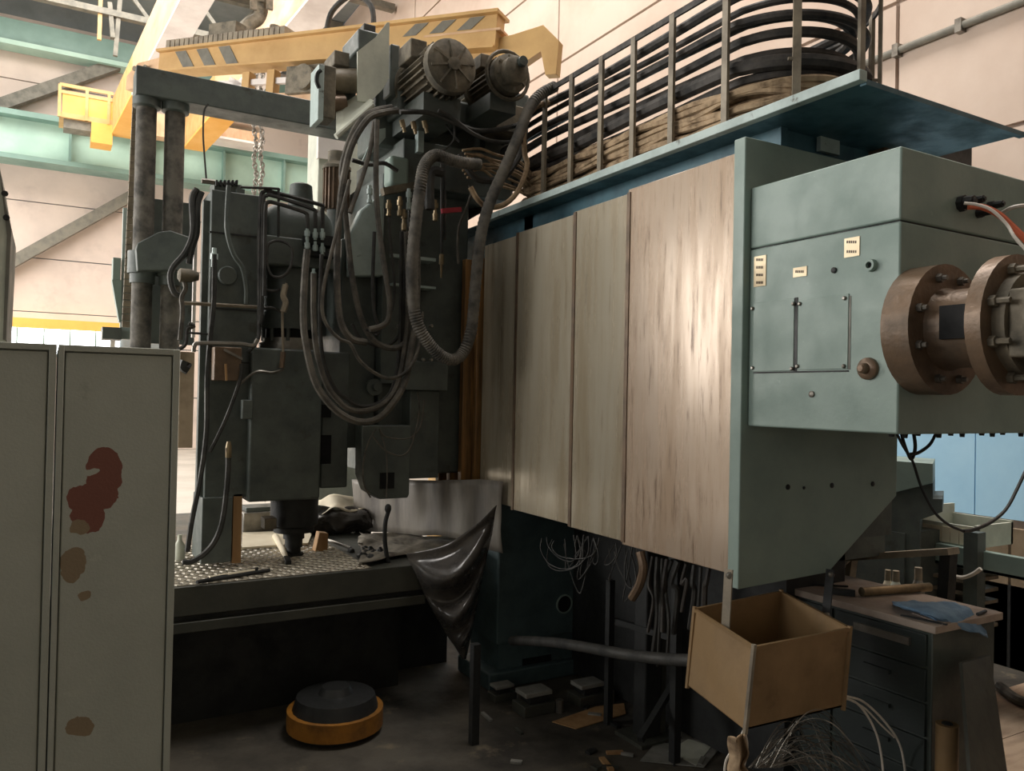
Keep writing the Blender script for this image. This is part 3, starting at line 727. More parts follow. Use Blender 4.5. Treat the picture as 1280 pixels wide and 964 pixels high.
# lever box and bent sheet left of the motors
lv = thing('lever_box', 'grey cast lever box with round shaft at the right end of the dark arm', 'lever box', at(418, 150, Y=4.5))
fb('box_body', 404, 82, 420, 148, 4.4, .14, 'motor', lv, .006)
fb('lit_face', 398, 80, 405, 150, 4.36, .16, 'lip', lv, .003)  # lit left side of the box put in as a pale plate
fb('top_block', 418, 64, 437, 82, 4.45, .2, 'motor', lv, .005)
MB().cyl(at(405, 101, Y=4.5), at(445, 101, Y=4.5), .07, 20).build('shaft', M['rodm'], lv)
MB().cyl(at(400, 131, Y=4.5), at(430, 131, Y=4.5), .06, 16).build('shaft', M['brown'], lv)
MB().tube([at(x, y, Y=4.34) for x, y in ((401, 88), (397, 92), (396, 102), (399, 110))], .012, 6).build('lever_hook', M['black'], lv)
fb('rail_block', 420, 82, 445, 140, 4.55, .3, 'dgreen', lv)
bs_ = thing('bent_guard', 'tall bent pale blue grey sheet guard left of the motors', 'guard', at(450, 170, Y=4.35))
MB().prism([at(x, y, Y=4.35) for x, y in ((447, 64), (470, 46), (484, 28), (487, 28), (486, 98), (478, 112), (462, 128), (447, 126))], (0, .012, 0)).build('upright_sheet', M['pale'], bs_)
MB().prism([at(420, 137, Y=4.5), at(448, 120, Y=4.5), at(467, 128, Y=4.3), at(420, 171, Y=4.3)], (0, 0, .012)).build('sloped_sheet', M['pale'], bs_)
MB().cyl(at(420, 171, Y=4.29), at(466, 131, Y=4.29), .016, 8).build('rolled_edge', M['pale'], bs_)
MB().prism([at(x, y, Y=4.45) for x, y in ((450, 208), (470, 162), (482, 160), (482, 172))], (0, .012, 0)).build('gusset', M['lip'], bs_)
fb('gear_block', 448, 38, 476, 64, 4.4, .3, 'dgreen', bs_, .01); fb('gear_block', 455, 30, 470, 40, 4.45, .15, 'dhose', bs_, .006)
fb('bracket', 488, 55, 500, 120, 4.45, .12, 'dgreen', bs_, .01)

# ---- milling head
mh = thing('milling_head', 'dark green vertical milling head with rounded motor hood over the table', 'milling head', (1.1, 4.6, .9))
fb('slide', 260, 240, 321, 622, 4.45, .30, 'dgreen', mh, .005)
fb('slide_joint', 262, 452, 321, 454, 4.447, .02, 'black', mh); fb('slide_joint', 262, 292, 321, 294, 4.447, .02, 'black', mh); fb('slide_joint', 262, 386, 321, 388, 4.447, .02, 'black', mh)
fb('slide_edge', 250, 250, 259, 620, 4.5, .05, 'dgreen', mh); fb('rail_glint', 242, 250, 246, 422, 4.75, .03, 'cream', mh)  # near-white colour of the rail stands in for reflected window light
fb('slide_foot', 252, 622, 290, 704, 4.42, .3, 'dgreen', mh, .004); fb('wood_strip', 291, 618, 302, 704, 4.45, .12, 'wood', mh)
fb('top_comb', 268, 229, 302, 242, 4.5, .15, 'dgreen', mh)
for k in range(6): fb('comb_tooth', 270 + k * 5, 225, 272.5 + k * 5, 232, 4.48, .1, 'black', mh)
fb('top_step', 296, 236, 306, 244, 4.46, .2, 'dgreen', mh)
p = at(284, 345, Y=4.45); MB().lathe(p, (0, -1, 0), [(0, .05), (.02, .05), (.026, .045)], 24).build('round_cover', M['dgreen'], mh)
fb('clamp_box', 268, 434, 302, 476, 4.36, .1, 'brown', mh, .004)
MB().bar(at(280, 437, Y=4.33), at(303, 449, Y=4.33), .012, .012).build('clamp_lever', M['steel'], mh); MB().bar(at(282, 455, Y=4.33), at(283, 476, Y=4.33), .01, .01).build('clamp_lever', M['wood'], mh)
fb('head_box', 312, 436, 402, 626, 4.40, .55, 'dgreen', mh, .012)
fb('head_side', 402, 440, 436, 610, 4.55, .4, 'dgreen', mh, .01)
fb('recess', 398, 544, 414, 580, 4.545, .02, 'dark', mh); fb('recess', 400, 506, 414, 522, 4.545, .02, 'dark', mh)
cc = at(362, 420, Y=4.66); zt = lambda y: at(362, y, Y=4.66).z
MB().lathe((cc.x, 4.66, zt(440)), (0, 0, 1), [(0, .17), (zt(430) - zt(440), .17), (zt(430) - zt(440), .155), (zt(424) - zt(440), .155)], 28).build('seat_ring', M['steel'], mh)
MB().lathe((cc.x, 4.66, zt(426)), (0, 0, 1), [(0, .135), (zt(411) - zt(426), .135)], 24).build('gap_ring', M['dark'], mh)
for k in range(10):
    g = 2 * math.pi * k / 10; MB().cyl((cc.x + .15 * math.cos(g), 4.66 + .15 * math.sin(g), zt(428)), (cc.x + .15 * math.cos(g), 4.66 + .15 * math.sin(g), zt(408)), .012, 6).build('pillar', M['dgreen'], mh)
MB().lathe((cc.x, 4.66, zt(413)), (0, 0, 1), [(0, .165), (.04, .165), (.1, .15), (zt(320) - zt(413), .15)], 28).build('motor_case', M['dgreen'], mh)
fb('hood', 330, 252, 424, 322, 4.45, .42, 'dgreen', mh, .13, seg=7)
fb('hood_skirt', 330, 298, 424, 334, 4.45, .4, 'dgreen', mh, .01)
MB().lathe(at(376, 254, Y=4.62), (0, 0, 1), [(-.03, .075), (.05, .066), (.1, .062), (.11, .045)], 18).build('hood_cap', M['dgreen'], mh)
fb('manifold', 384, 294, 421, 306, 4.36, .1, 'black', mh); fb('manifold', 384, 314, 421, 320, 4.36, .1, 'black', mh)
for px, py, h in ((384, 288, 12), (394, 290, 10), (403, 290, 10), (384, 303, 18), (394, 306, 8), (403, 308, 12), (392, 340, 10)):
    a, b = at(px, py - 4, Y=4.34), at(px, py + h, Y=4.34); MB().lathe(a, b - a, [(0, .009), (.02, .009), (.02, .015), (.05, .015), (.05, .01), ((b - a).length, .01)], 8).build('fitting', M['lip'], mh)
def pipe(pts, Y, r, m_='dhose', nm='oil_pipe', parent=None): return MB().tube([at(x, y, Y=Y) for x, y in pts], r, 6, smooth=4).build(nm, M[m_], parent or mh)
pipe([(403, 286), (403, 262), (400, 256), (340, 240), (330, 240), (326, 248), (324, 300), (324, 400), (322, 425), (310, 441)], 4.36, .011)
pipe([(394, 286), (394, 268), (390, 261), (342, 245), (333, 245), (329, 252), (328, 310), (327, 390), (325, 405)], 4.35, .011)
pipe([(384, 286), (384, 272), (380, 265), (345, 254), (335, 253), (332, 260), (331, 300), (330, 370)], 4.34, .011)
pipe([(300, 234), (345, 236), (348, 240), (348, 266), (348, 296)], 4.35, .007)
pipe([(252, 226), (262, 227), (268, 228)], 4.4, .014, 'steel', 'lubricator_nipple')
pipe([(334, 318), (335, 306), (345, 301), (358, 304), (365, 312), (365, 325), (361, 338), (352, 346), (340, 345), (334, 332), (334, 318)], 4.34, .008, 'dhose', 'wire_loop')
pipe([(358, 354), (355, 368), (356, 380), (353, 392), (354, 440)], 4.34, .007, 'rodm', 'oil_pipe')
pipe([(357, 356), (354, 370), (357, 378), (354, 390)], 4.335, .016, 'rodm', 'wrapped_joint')
pipe([(330, 362), (342, 364), (350, 362)], 4.36, .008); pipe([(328, 386), (340, 385), (352, 390)], 4.36, .008)
pipe([(242, 440), (243, 433), (250, 429), (300, 430), (316, 432), (322, 424)], 4.34, .011, 'steel')
pipe([(226, 380), (232, 379), (270, 381), (321, 384)], 4.4, .010, 'rodm'); pipe([(232, 416), (250, 417), (262, 418)], 4.4, .006)
pipe([(268, 318), (268, 335), (267, 380), (263, 420), (259, 470), (258, 540), (250, 600), (240, 650), (234, 690)], 4.36, .013, 'dhose', 'oil_hose')
MB().lathe(at(268, 310, Y=4.37), (0, 0, -1), [(0, .012), (.03, .012), (.03, .02), (.06, .02), (.06, .014), (.1, .014)], 8).build('fitting', M['lip'], mh)
pipe([(286, 232), (284, 262), (284, 290), (292, 318), (303, 335), (308, 360), (308, 380)], 4.40, .013, 'dgreen', 'conduit')
pipe([(302, 455), (300, 475), (284, 520), (270, 550), (262, 565)], 4.35, .010, 'dhose', 'oil_hose')
pipe([(285, 560), (285, 590), (280, 640), (272, 670), (258, 690), (240, 702), (228, 703)], 4.34, .014, 'dhose', 'oil_hose')
MB().lathe(at(286, 552, Y=4.34), (0, 0, -1), [(0, .01), (.03, .016), (.08, .016), (.09, .01)], 8).build('fitting', M['brass'], mh)
pipe([(300, 480), (320, 465), (340, 466), (354, 462)], 4.37, .008, 'steel'); pipe([(354, 440), (352, 460)], 4.37, .014, 'brown')
fb('valve', 303, 500, 316, 524, 4.36, .05, 'dgreen', mh, .004)
pipe([(222, 438), (232, 430), (234, 412), (242, 408), (236, 404)], 4.35, .011, 'dhose', 'elbow')
pipe([(225, 425), (228, 390), (227, 372), (232, 360), (228, 345)], 4.36, .012, 'hose', 'valve_stem')
MB().lathe(at(238, 345, Y=4.36), (-1, 0, 0), [(-.04, .02), (0, .035), (.05, .035), (.06, .02)], 12).build('valve_cap', M['motor'], mh)
pipe([(236, 462), (230, 458), (232, 452)], 4.4, .03, 'black', 'elbow')
# spindle
sp = at(368, 640, Y=4.66); Zs = lambda y: at(368, y, Y=4.66).z
MB().lathe((sp.x, 4.66, Zs(620)), (0, 0, -1), [(0, .135), (Zs(620) - Zs(655), .135), (Zs(620) - Zs(658), .115), (Zs(620) - Zs(664), .115)], 24).build('spindle_sleeve', M['black'], mh)
MB().lathe((sp.x, 4.66, Zs(662)), (0, 0, -1), [(0, .06), (.05, .06), (.05, .05), (.1, .05), (.1, .04), (.13, .04), (.135, .055), (Zs(662) - .803, .06)], 18).build('spindle_nose', M['black'], mh)
fb('dog_block', 331, 648, 346, 662, 4.5, .1, 'motor', mh, .004)

# ---- the arm on posts at the far left
ga = thing('guide_arm', 'dark grey horizontal arm carried on two round posts behind the cabinet', 'machine arm', (.9, 5.6, .8))
MB().box((.43, 5.5, 3.60), (1.95, 5.72, 3.775)).build('arm', M['dgreen'], ga, .006)
for px, y1 in ((182, 1.2), (218, 1.2)):
    a = at(px, 200, Y=5.58)
    MB().cyl((a.x, 5.60, .82), (a.x, 5.60, 3.6), .062, 18).build('post', M['hose'], ga)
    MB().lathe((a.x, 5.60, 2.62), (0, 0, -1), [(0, .09), (.14, .09), (.14, .075), (.2, .075)], 18).build('collar', M['dgreen'], ga)
    MB().lathe((a.x, 5.60, 3.6), (0, 0, -1), [(0, .085), (.05, .085), (.06, .066)], 18).build('collar', M['dgreen'], ga)
pp = [at(x, y, Y=5.44) for x, y in ((170, 312), (172, 304), (198, 290), (213, 288), (242, 298), (242, 338), (172, 338))]
MB().prism(pp, (0, .32, 0)).build('bracket', M['dgreen'], ga, .006)
fb('back_plate', 168, 250, 245, 430, 5.9, .05, 'dgreen', ga, .003)
fb('pale_edge', 152, 260, 165, 424, 5.95, .05, 'lip', ga); fb('switch_box', 141, 322, 151, 350, 5.9, .12, 'green', ga, .004)
MB().prism([at(x, y, Y=5.9) for x, y in ((140, 350), (152, 350), (152, 402), (149, 402))], (0, .1, 0)).build('wedge_box', M['green'], ga)
fb('low_box', 128, 409, 152, 424, 5.8, .2, 'dgreen', ga)
fb('tan_board', 192, 370, 208, 400, 6.0, .02, 'wood', ga); fb('tan_board', 224, 440, 242, 560, 6.0, .03, 'box', ga)
lc = thing('ladder_chain', 'upright pale ladder like cable chain left of the dark posts', 'cable carrier', at(160, 260, Y=5.75))
for k in range(34):
    y = 118 + k * 8.6; x = 171 - 14 * (k / 34) ** 1.0
    a, b = at(x, y, Y=5.75), at(x - .35, y + 7.4, Y=5.75)
    MB().bar(a, b, .045, .04, (0, 1, 0)).build('chain_link', M['rodm'], lc)
    if k % 3 == 2 and k < 20: MB().bar(at(x + 1, y, Y=5.75), at(x + 9, y + 1, Y=5.75), .012, .012).build('rung', M['motor'], lc)
MB().tube([at(x, y, Y=5.75) for x, y in ((179, 120), (176, 180), (172, 240), (166, 300))], .02, 6).build('side_rail', M['rodm'], lc)
wr_ = MB().tube([at(x, y, Y=5.45) for x, y in ((260, 130), (255, 140), (254, 170), (256, 200), (258, 226))], .006, 5).build('hanging_wire', M['dhose']); tag(wr_, 'thin wire hanging from the dark arm to the milling head', 'wire')
for i, pts in enumerate((((246, 236), (240, 250), (241, 290), (232, 315), (216, 335), (213, 350), (218, 366), (226, 370)), ((252, 240), (247, 256), (246, 290), (240, 310), (236, 330)))):
    o = MB().tube([at(x, y, Y=4.7) for x, y in pts], .017, 8).build('side_hose', M['dhose']); tag(o, ('long dusty hose looped at the left edge of the milling head', 'short dark hose tucked along the left edge of the milling head')[i], 'hose')
# pale column and ribbed motor behind the hoses
pcb = thing('pale_control_column', 'pale cream column standing behind the hoses left of the saddle', 'column', (1.9, 6, 0))
a, b = at(398, 200, Y=6.0), at(434, 200, Y=6.0); MB().box((a.x, 6.0, 0), (b.x + .2, 6.3, at(410, 150, Y=6).z)).build('column', M['pale'], pcb, .006)
fb('cap_box', 398, 160, 432, 200, 5.98, .05, 'cream', pcb)
rm = thing('ribbed_motor', 'brown ribbed upright motor behind the rounded hood', 'motor', at(424, 250, Y=5.2))
a = at(424, 205, Y=5.2); z0, z1 = at(424, 262, Y=5.2).z, at(424, 207, Y=5.2).z
MB().cyl((a.x, 5.25, z0), (a.x, 5.25, z1), .075, 20).build('body', M['brown'], rm)
for k in range(18):
    g = 2 * math.pi * k / 18; d = Vector((math.cos(g), math.sin(g), 0)); MB().bar(Vector((a.x, 5.25, z0)) + d * .08, Vector((a.x, 5.25, z1)) + d * .08, .008, .02, d).build('fin', M['brown'], rm)
MB().lathe((a.x, 5.25, z1), (0, 0, 1), [(-.02, .095), (.0, .095), (.03, .06), (.1, .06), (.1, .05)], 18).build('cap', M['motor'], rm)
MB().cyl((a.x, 5.25, z0 - .6), (a.x, 5.25, z0), .06, 14).build('stem', M['dgreen'], rm)
# carrier joining head and saddle
MB().box((.95, 4.9, 2.1), (1.76, 5.2, 2.6)).box((1.35, 4.9, 1.75), (1.4, 5.0, 2.1)).build('head_carrier', M['dgreen'], sd, .01)

# ---- bed under the beam
bd = thing('machine_bed', 'dark blue green machine bed under the beam with a round port', 'machine bed', (2.9, 3.8, 0))
BDY = at(690, 848, Z=0).y
xl = at(622, 760, Y=BDY).x
MB().box((xl, BDY, .26), (3.4, BDY + .4, 1.15)).build('bed_body', M['bed'], bd, .01)
MB().box((xl - .06, BDY - .02, 0.0), (3.4, BDY + .4, .1)).build('bed_foot', M['bed'], bd, .01)
MB().box((xl + .03, BDY + .03, .1), (3.4, BDY + .4, .26)).build('bed_waist', M['bed'], bd)
p = at(705, 755, Y=BDY); MB().lathe(p, (0, -1, 0), [(0, .06), (.008, .06), (.01, .052), (.001, .05)], 24).build('port_rim', M['green'], bd); MB().lathe(p, (0, -1, 0), [(0, .05), (.004, .05)], 24).build('port_hole', M['dark'], bd)
for x0, x1 in ((653, 688), (706, 745)):
    a = at(x0, 824, Y=BDY + .03); b = at(x1, 842, Y=BDY + .03); MB().box((a.x, BDY + .024, b.z), (b.x, BDY + .04, a.z)).build('recess', M['dark'], bd)
MB().box((2.9, 2.5, .02), (3.3, BDY, 1.1)).build('dark_filler', M['black'], bd)  # black box added to fill the dark space under the beam
# ================================================================== WORK TABLE AND WHAT LIES ON IT
TZ, TY = 0.80, 4.13
wt = thing('work_table', 'long dark machine table topped with pale tread plate', 'machine table', (.8, 4.8, 0))
MB().box((-1.2, TY, .655), (1.9, 6.6, .797)).build('table_top', M['tbody'], wt, .004)
MB().box((-1.2, TY + .03, .62), (1.88, 6.6, .66)).build('table_skirt', M['black'], wt)
MB().box((-1.2, TY - .005, .575), (1.86, 6.6, .625)).build('table_lip', M['tbody'], wt, .003)
MB().box((-1.2, 4.5, 0), (1.86, 6.5, .58)).build('pedestal', M['black'], wt)  # black body fills the space so no light leaks under the table
MB().box((1.86, 4.75, 0), (2.3, 6.3, .6)).build('shade_block', M['black'], wt)  # added black block that hides the lit floor beyond the table
MB().box((-.9, TY + .02, .797), (1.55, 5.6, .80)).build('tread_plate', M['tread'], wt)
mb = MB(); x = -.1
for i in range(34):
    for j in range(25):
        x = .35 + i * .0355; y = TY + .03 + j * .042
        a = .5 if (i + j) % 2 else 2.64
        d = Vector((math.cos(a), math.sin(a), 0)) * .023; n_ = Vector((-d.y, d.x, 0)) * .3; c = Vector((x, y, .8))
        t = Vector((0, 0, .006))
        mb.add([c - d, c - n_, c + d, c + n_, c + t - d * .6, c + t - n_ * .6, c + t + d * .6, c + t + n_ * .6], [(0, 1, 5, 4), (1, 2, 6, 5), (2, 3, 7, 6), (3, 0, 4, 7), (4, 5, 6, 7)])
mb.build('raised_treads', M['treadhi'], wt, smooth=False, kind='stuff')
tabp = lambda px, py, dz=0.0: at(px, py, Z=TZ + dz)
def tbl(name, mb, m_, label, cat, **k): return tag(mb.build(name, M[m_], **k), label, cat)
a, b, c, d = tabp(302, 687, .006), tabp(303, 668, .006), tabp(392, 664, .006), tabp(385, 681, .006)
tbl('white_board', MB().prism([a, b, c, d], (0, 0, .012)), 'paper', 'bright cream board lying on the tread plate behind the spindle', 'board')
a, b = tabp(344, 670, .02), tabp(358, 697, .02)
st = thing('brush', 'short wooden handled brush lying left of the spindle tip', 'brush', (a + b) / 2)
MB().lathe(a, b - a, [(0, .016), (.05, .021), ((b - a).length * .8, .016), ((b - a).length, .012)], 10).build('handle', M['paper'], st)
MB().bar(b, b + (b - a).normalized() * .12 + Vector((0, 0, -.006)), .03, .018).build('bristles', M['black'], st)
a, b = tabp(394, 690, .0), tabp(402, 668, .0)
tbl('wooden_wedge', MB().prism([a, a + Vector((.075, .0, 0)), a + Vector((.085, .02, .1)), a + Vector((.03, .02, .11))], (0, .07, 0)), 'wood', 'small wooden wedge standing right of the spindle tip', 'wedge', bev=.003)
a, b = at(403, 673, Y=4.85), tabp(438, 685, .02)
wn = thing('steel_rod_tool', 'dark steel rod with a knob leaning on the wooden wedge', 'tool', (a + b) / 2)
MB().cyl(a, b, .009, 8).build('rod', M['steel'], wn); MB().lathe(b + Vector((-.01, 0, -.015)), b - a, [(0, .01), (.01, .02), (.03, .02), (.04, .01)], 10).build('knob', M['black'], wn)
for i, (p, q) in enumerate((((252, 727), (337, 713)), ((246, 728), (322, 711)), ((262, 722), (318, 713)))):
    a, b = tabp(*p, .014 + .004 * i), tabp(*q, .014 + .004 * i)
    o = MB().cyl(a, b, .010 - .001 * i, 8).build('steel_bar', M['black'] if i != 2 else M['paper'])
    tag(o, ('dark bar lying nearest the front edge of the tread plate', 'thin dark bar crossing another at the left of the tread plate', 'pale stick resting on the dark bars at the table front')[i], 'bar')
mb = MB()
for k in range(16):
    c = tabp(450 + 26 * random.random(), 687 + 12 * random.random(), .008); mb.lathe(c - Vector((0, 0, .008)), (random.uniform(-.3, .3), random.uniform(-.3, .3), 1), [(0, .022), (.012, .026 * random.uniform(.6, 1.2)), (.03, .008)], 6)
tag(mb.build('swarf_heap', M['black'], kind='stuff'), 'little heap of black swarf on the tread plate', 'swarf')
tl = thing('hook_tool', 'thin dark curved bar standing upright at the front table edge', 'bar', at(486, 710, Y=4.25))
MB().tube([at(x, y, Y=4.25) for x, y in ((486, 638), (482, 652), (481, 672), (483, 692), (487, 712))], .013, 8).build('shank', M['black'], tl)
MB().lathe(at(485, 637, Y=4.25) , (0, 0, 1), [(-.02, .012), (0, .02), (.02, .018), (.03, .008)], 8).build('head', M['black'], tl)
tb = thing('grey_clamp_block', 'grey steel block lying behind the white board on the table', 'block', tabp(320, 664))
MB().box(tabp(304, 668), tabp(304, 668) + Vector((.50, .22, .14))).build('block', M['steel'], tb, .006)
MB().box(tabp(304, 668) + Vector((.02, .02, .14)), tabp(304, 668) + Vector((.46, .2, .17))).build('block_cap', M['dgreen'], tb, .004)
# dark wrapped bundle and white paper behind the spindle
rows = []
for j in range(5):
    rows.append([at(x, y0 + j * (40 - 2 * i) / 4 + 2 * math.sin(i * 2 + j), Y=5.3 - .1 * math.sin(j * .8) - .05 * ((i + j) % 2)) for i, (x, y0) in enumerate(((388, 634), (405, 630), (422, 636), (440, 632), (455, 634), (466, 640)))])
tbl('wrapped_bundle', MB().sheet(rows, 4, 3, .02, 9), 'plastic', 'black plastic wrap heaped behind the spindle on the table', 'plastic wrap', solid=.004)
rows = [[at(x, y, Y=Yy) for x, y in r] for Yy, r in ((5.5, ((396, 626), (415, 620), (440, 622), (462, 630))), (5.35, ((398, 634), (416, 628), (438, 634), (460, 637))), (5.2, ((404, 640), (420, 632), (440, 641), (455, 639))))]
tbl('crumpled_paper', MB().sheet(rows, 4, 4, .03, 8), 'paper', 'crumpled white paper behind the spindle on the dark wrap', 'paper', solid=.002)
tbl('blue_paper', MB().prism([at(x, y, Y=5.6) for x, y in ((316, 616), (334, 614), (332, 628))], (0, .01, 0)), 'paper', 'white paper corner seen between slide and spindle', 'paper')
bt = MB().lathe(tabp(224, 700), (0, 0, 1), [(0, .03), (.08, .03), (.11, .012), (.14, .012)], 14).build('small_bottle', M['pale']); tag(bt, 'small pale bottle at the foot of the slide by the cabinet', 'bottle')

# grey tarp curtain behind and the black plastic that hangs off the table
rows = []
for j in range(4):
    r = []
    for i in range(13):
        x = 440 + i * 15.6; t = i / 12; y0 = 600; y1 = 664 + 22 * t * t + 30 * max(0, t - .75)
        r.append(at(x, y0 + (y1 - y0) * j / 3, Y=5.35 - (1.30 * t if t < .5 else .65 + (t - .5) * 1.2) + .016 * (-1) ** i * (1 - j * .2)))
    rows.append(r)
tbl('grey_tarp', MB().sheet(rows, 3, 3, .02, 5), 'tarp', 'dusty grey tarp hanging in upright folds behind the table end', 'tarp', solid=.004)
rows = []
for j in range(5):
    r = []
    for i in range(6):
        x = 450 + i * 26; y0 = 665 + i * .8; y1 = 702 - i * 2.6
        r.append(at(x, y0 + (y1 - y0) * j / 4 + 3 * math.sin(i * 2.2 + j * 1.7), Z=TZ + .018 + .01 * math.sin(i + j * 2)))
    rows.append(r)
tbl('dusty_cover_cloth', MB().sheet(rows, 4, 3, .03, 9), 'dust', 'dusty rumpled grey cloth spread over the right end of the table', 'cloth', solid=.004)
L = spline([(508, 692, 0), (513, 705, 0), (524, 728, 0), (538, 756, 0), (556, 790, 0), (570, 812, 0), (577, 824, 0)], 2)
Rr = spline([(622, 632, 0), (617, 655, 0), (612, 682, 0), (606, 708, 0), (600, 740, 0), (592, 780, 0), (582, 824, 0)], 2)
rows = []
nx = 9
for j in range(13):
    r = []
    for i in range(nx):
        t = i / (nx - 1); sw = math.sin(math.pi * t); u = j / 12
        x = L[j].x + (Rr[j].x - L[j].x) * t; y = L[j].y + (Rr[j].y - L[j].y) * t + sw * 40 * math.sin(math.pi * min(1, u + .12)) * (1 - u * .4)
        fold = (0, .02, .11, .15, .05, .03, .14, .16, .04, .05, .10, .04, 0)[j]
        r.append(at(x, y, Y=4.11 - fold * sw ** .8 - .03 * sw))
    rows.append(r)
tbl('black_plastic_drape', MB().sheet(rows, 4, 4, .008, 6), 'plastic', 'black plastic sheet hanging off the table end in pointed swags', 'plastic sheet', solid=.004)
# yellow drum under the table
p = at(408, 900, Z=0); dr = thing('yellow_drum', 'low yellow rimmed round base in the dark under the table', 'round base', (p.x, 4.05, 0))
MB().cyl((p.x, 4.05, 0), (p.x, 4.05, .06), .2, 24).build('foot', M['black'], dr); MB().lathe((p.x, 4.05, .03), (0, 0, 1), [(0, .22), (0, .245), (.09, .245), (.09, .22)], 36).build('rim', M['oldyellow'], dr)
MB().lathe((p.x, 4.05, .1), (0, 0, 1), [(0, .225), (.085, .2), (.095, .09), (.13, .07), (.13, .04)], 24).build('hub', M['black'], dr)

# ================================================================== HANGING HOSES
def hose(pts, Y, r, m_='hose', label='', dY=None, ring=0.0, name='hydraulic_hose', seg=8, grp=None, smooth=6):
    n = len(pts)
    P = [at(x, y, Y=(Y if dY is None else Y + dY * math.sin(math.pi * i / (n - 1)))) for i, (x, y) in enumerate(pts)]
    t = MB().tube(P, r, seg, ring, smooth)
    o = t.build(name, M[m_]); tag(o, label, 'hose', grp); return o
hose([(498, 138), (478, 141), (462, 147), (448, 165), (437, 189), (429, 225), (425, 256), (422, 300), (421, 335), (423, 383), (428, 408), (440, 424), (458, 428)], 4.2, .019, label='thick dusty hose arching from the top fittings down behind the white gap')
hose([(490, 134), (470, 138), (455, 146), (442, 164), (432, 190), (427, 215), (430, 250), (435, 300), (440, 345), (449, 390), (462, 420), (479, 433), (495, 435), (508, 427), (517, 410), (521, 375), (520, 330)], 4.24, .017, label='dusty hose arching at the top and looping under the middle of the bundle')
hose([(384, 312), (381, 345), (379, 395), (383, 434), (395, 480), (419, 512), (447, 527), (473, 523), (495, 499), (508, 472), (514, 434), (519, 405), (522, 350), (521, 300)], 4.18, .019, label='outermost hose with the lowest loop of the bundle')
hose([(392, 342), (392, 395), (396, 440), (408, 480), (425, 503), (441, 513), (460, 513), (481, 504), (495, 485), (503, 455), (509, 410), (510, 350), (508, 290)], 4.22, .016, label='hose forming the second lowest loop of the bundle')
hose([(402, 318), (400, 400), (404, 450), (418, 485), (434, 499), (445, 506), (460, 508), (479, 501), (492, 482), (499, 440), (501, 380), (502, 290)], 4.26, .012, 'dhose', label='thinner dark hose just inside the second lowest loop')
hose([(437, 225), (422, 285), (412, 325), (404, 362), (403, 391), (411, 410), (425, 424), (438, 430), (449, 450), (468, 466), (487, 473), (506, 466), (519, 447), (525, 424), (528, 390)], 4.16, .010, label='thin hose bowing far left then looping below the middle')
hose([(471, 150), (470, 200), (471, 254), (477, 311), (483, 350), (487, 378), (485, 400), (476, 408), (462, 412)], 4.14, .016, label='dusty hose hanging straight down in front of the fittings')
hose([(468, 152), (462, 190), (450, 230), (440, 258), (437, 266)], 4.15, .013, label='short hose slanting from the top bracket to the lit green plate')
hose([(486, 272), (489, 311), (493, 352), (491, 383), (483, 402), (470, 415), (458, 412)], 4.2, .008, 'dhose', label='thin dark hose hanging from the leftmost brass fitting')
hose([(504, 282), (506, 340), (504, 400), (502, 440)], 4.3, .013, 'dhose', label='dark hose hanging straight from the middle fitting')
hose([(512, 262), (510, 330), (508, 380), (498, 420), (478, 433), (452, 424), (440, 405)], 4.3, .010, 'dhose', label='dark hose curling left under the fittings')
hose([(468, 290), (466, 350), (468, 390), (474, 412), (470, 420)], 4.28, .011, 'dhose', label='short dark hose ending in a bare nozzle')
hose([(600, 206), (575, 203), (557, 198), (546, 194), (536, 199), (529, 212), (525, 236), (521, 267), (517, 305), (515, 344), (517, 383), (523, 408), (535, 428), (549, 443), (565, 450), (578, 442), (588, 418), (592, 385), (596, 337), (601, 295), (612, 254), (632, 208), (648, 170), (662, 135), (676, 118), (694, 108)], 4.02, .033, label='big corrugated hose making the wide loop before the steel panels', ring=.05, seg=12, smooth=14)
hose([(553, 216), (542, 214), (537, 222), (537, 262)], 4.2, .03, 'dhose', label='fat dark elbow hose behind the big corrugated one')
hose([(575, 192), (582, 207), (594, 222), (609, 226), (629, 222), (642, 207), (652, 188), (656, 160)], 4.18, .020, 'dhose', label='dark hose sagging across the tan wire bundle')
hose([(686, 128), (670, 134), (659, 149), (655, 167), (656, 192), (659, 205), (655, 222), (646, 241), (633, 254), (620, 259), (607, 258), (596, 248), (588, 234)], 4.08, .016, 'tan', label='tan flat cable hanging in a wide bow from the basket end')
hose([(587, 232), (589, 242), (581, 265), (574, 282), (572, 304), (573, 330)], 4.3, .008, 'hose', label='thin grey cable hanging down to the amber slats')
hose([(500, 140), (525, 140), (542, 143), (574, 156), (596, 163), (623, 162), (648, 156)], 4.1, .014, 'dhose', label='black hose running along under the motors, upper of two')
hose([(548, 138), (566, 148), (590, 166), (614, 176), (640, 178), (655, 176)], 4.08, .012, 'dhose', label='black hose running along under the motors, lower of two')
hose([(567, 152), (568, 172), (562, 182), (552, 190)], 4.2, .006, 'dhose', label='thin black wire bent below the left motor')
hose([(556, 154), (566, 168), (574, 178)], 4.22, .006, 'dhose', label='short thin black wire below the left motor')
for i in range(9):
    y0 = 188 + i * 4.2; n = i
    pts = [(578 + 3 * (i % 3), y0), (600 + 2 * math.sin(i * 2), y0 + 5 * math.sin(i * 1.7) - 2), (622, y0 + 6 + 4 * math.sin(i)), (648, y0 + 16 - 3 * math.cos(i * 1.3)), (672, 222 + i * 3.4), (694, 216 + i * 3)]
    hose(pts, 4.25 + .03 * (i % 4), .008, 'tan', label=NTH[i] + ' from the top of nine tan wires loosely bundled between saddle and basket', name='loose_wire', grp='tan wires leaving the basket', seg=6)
hose([(470, 536), (461, 552), (454, 580), (455, 605), (463, 622)], 4.36, .005, 'hose', 'thin loose wire bowed left over the rounded apron', name='loose_wire', seg=5)
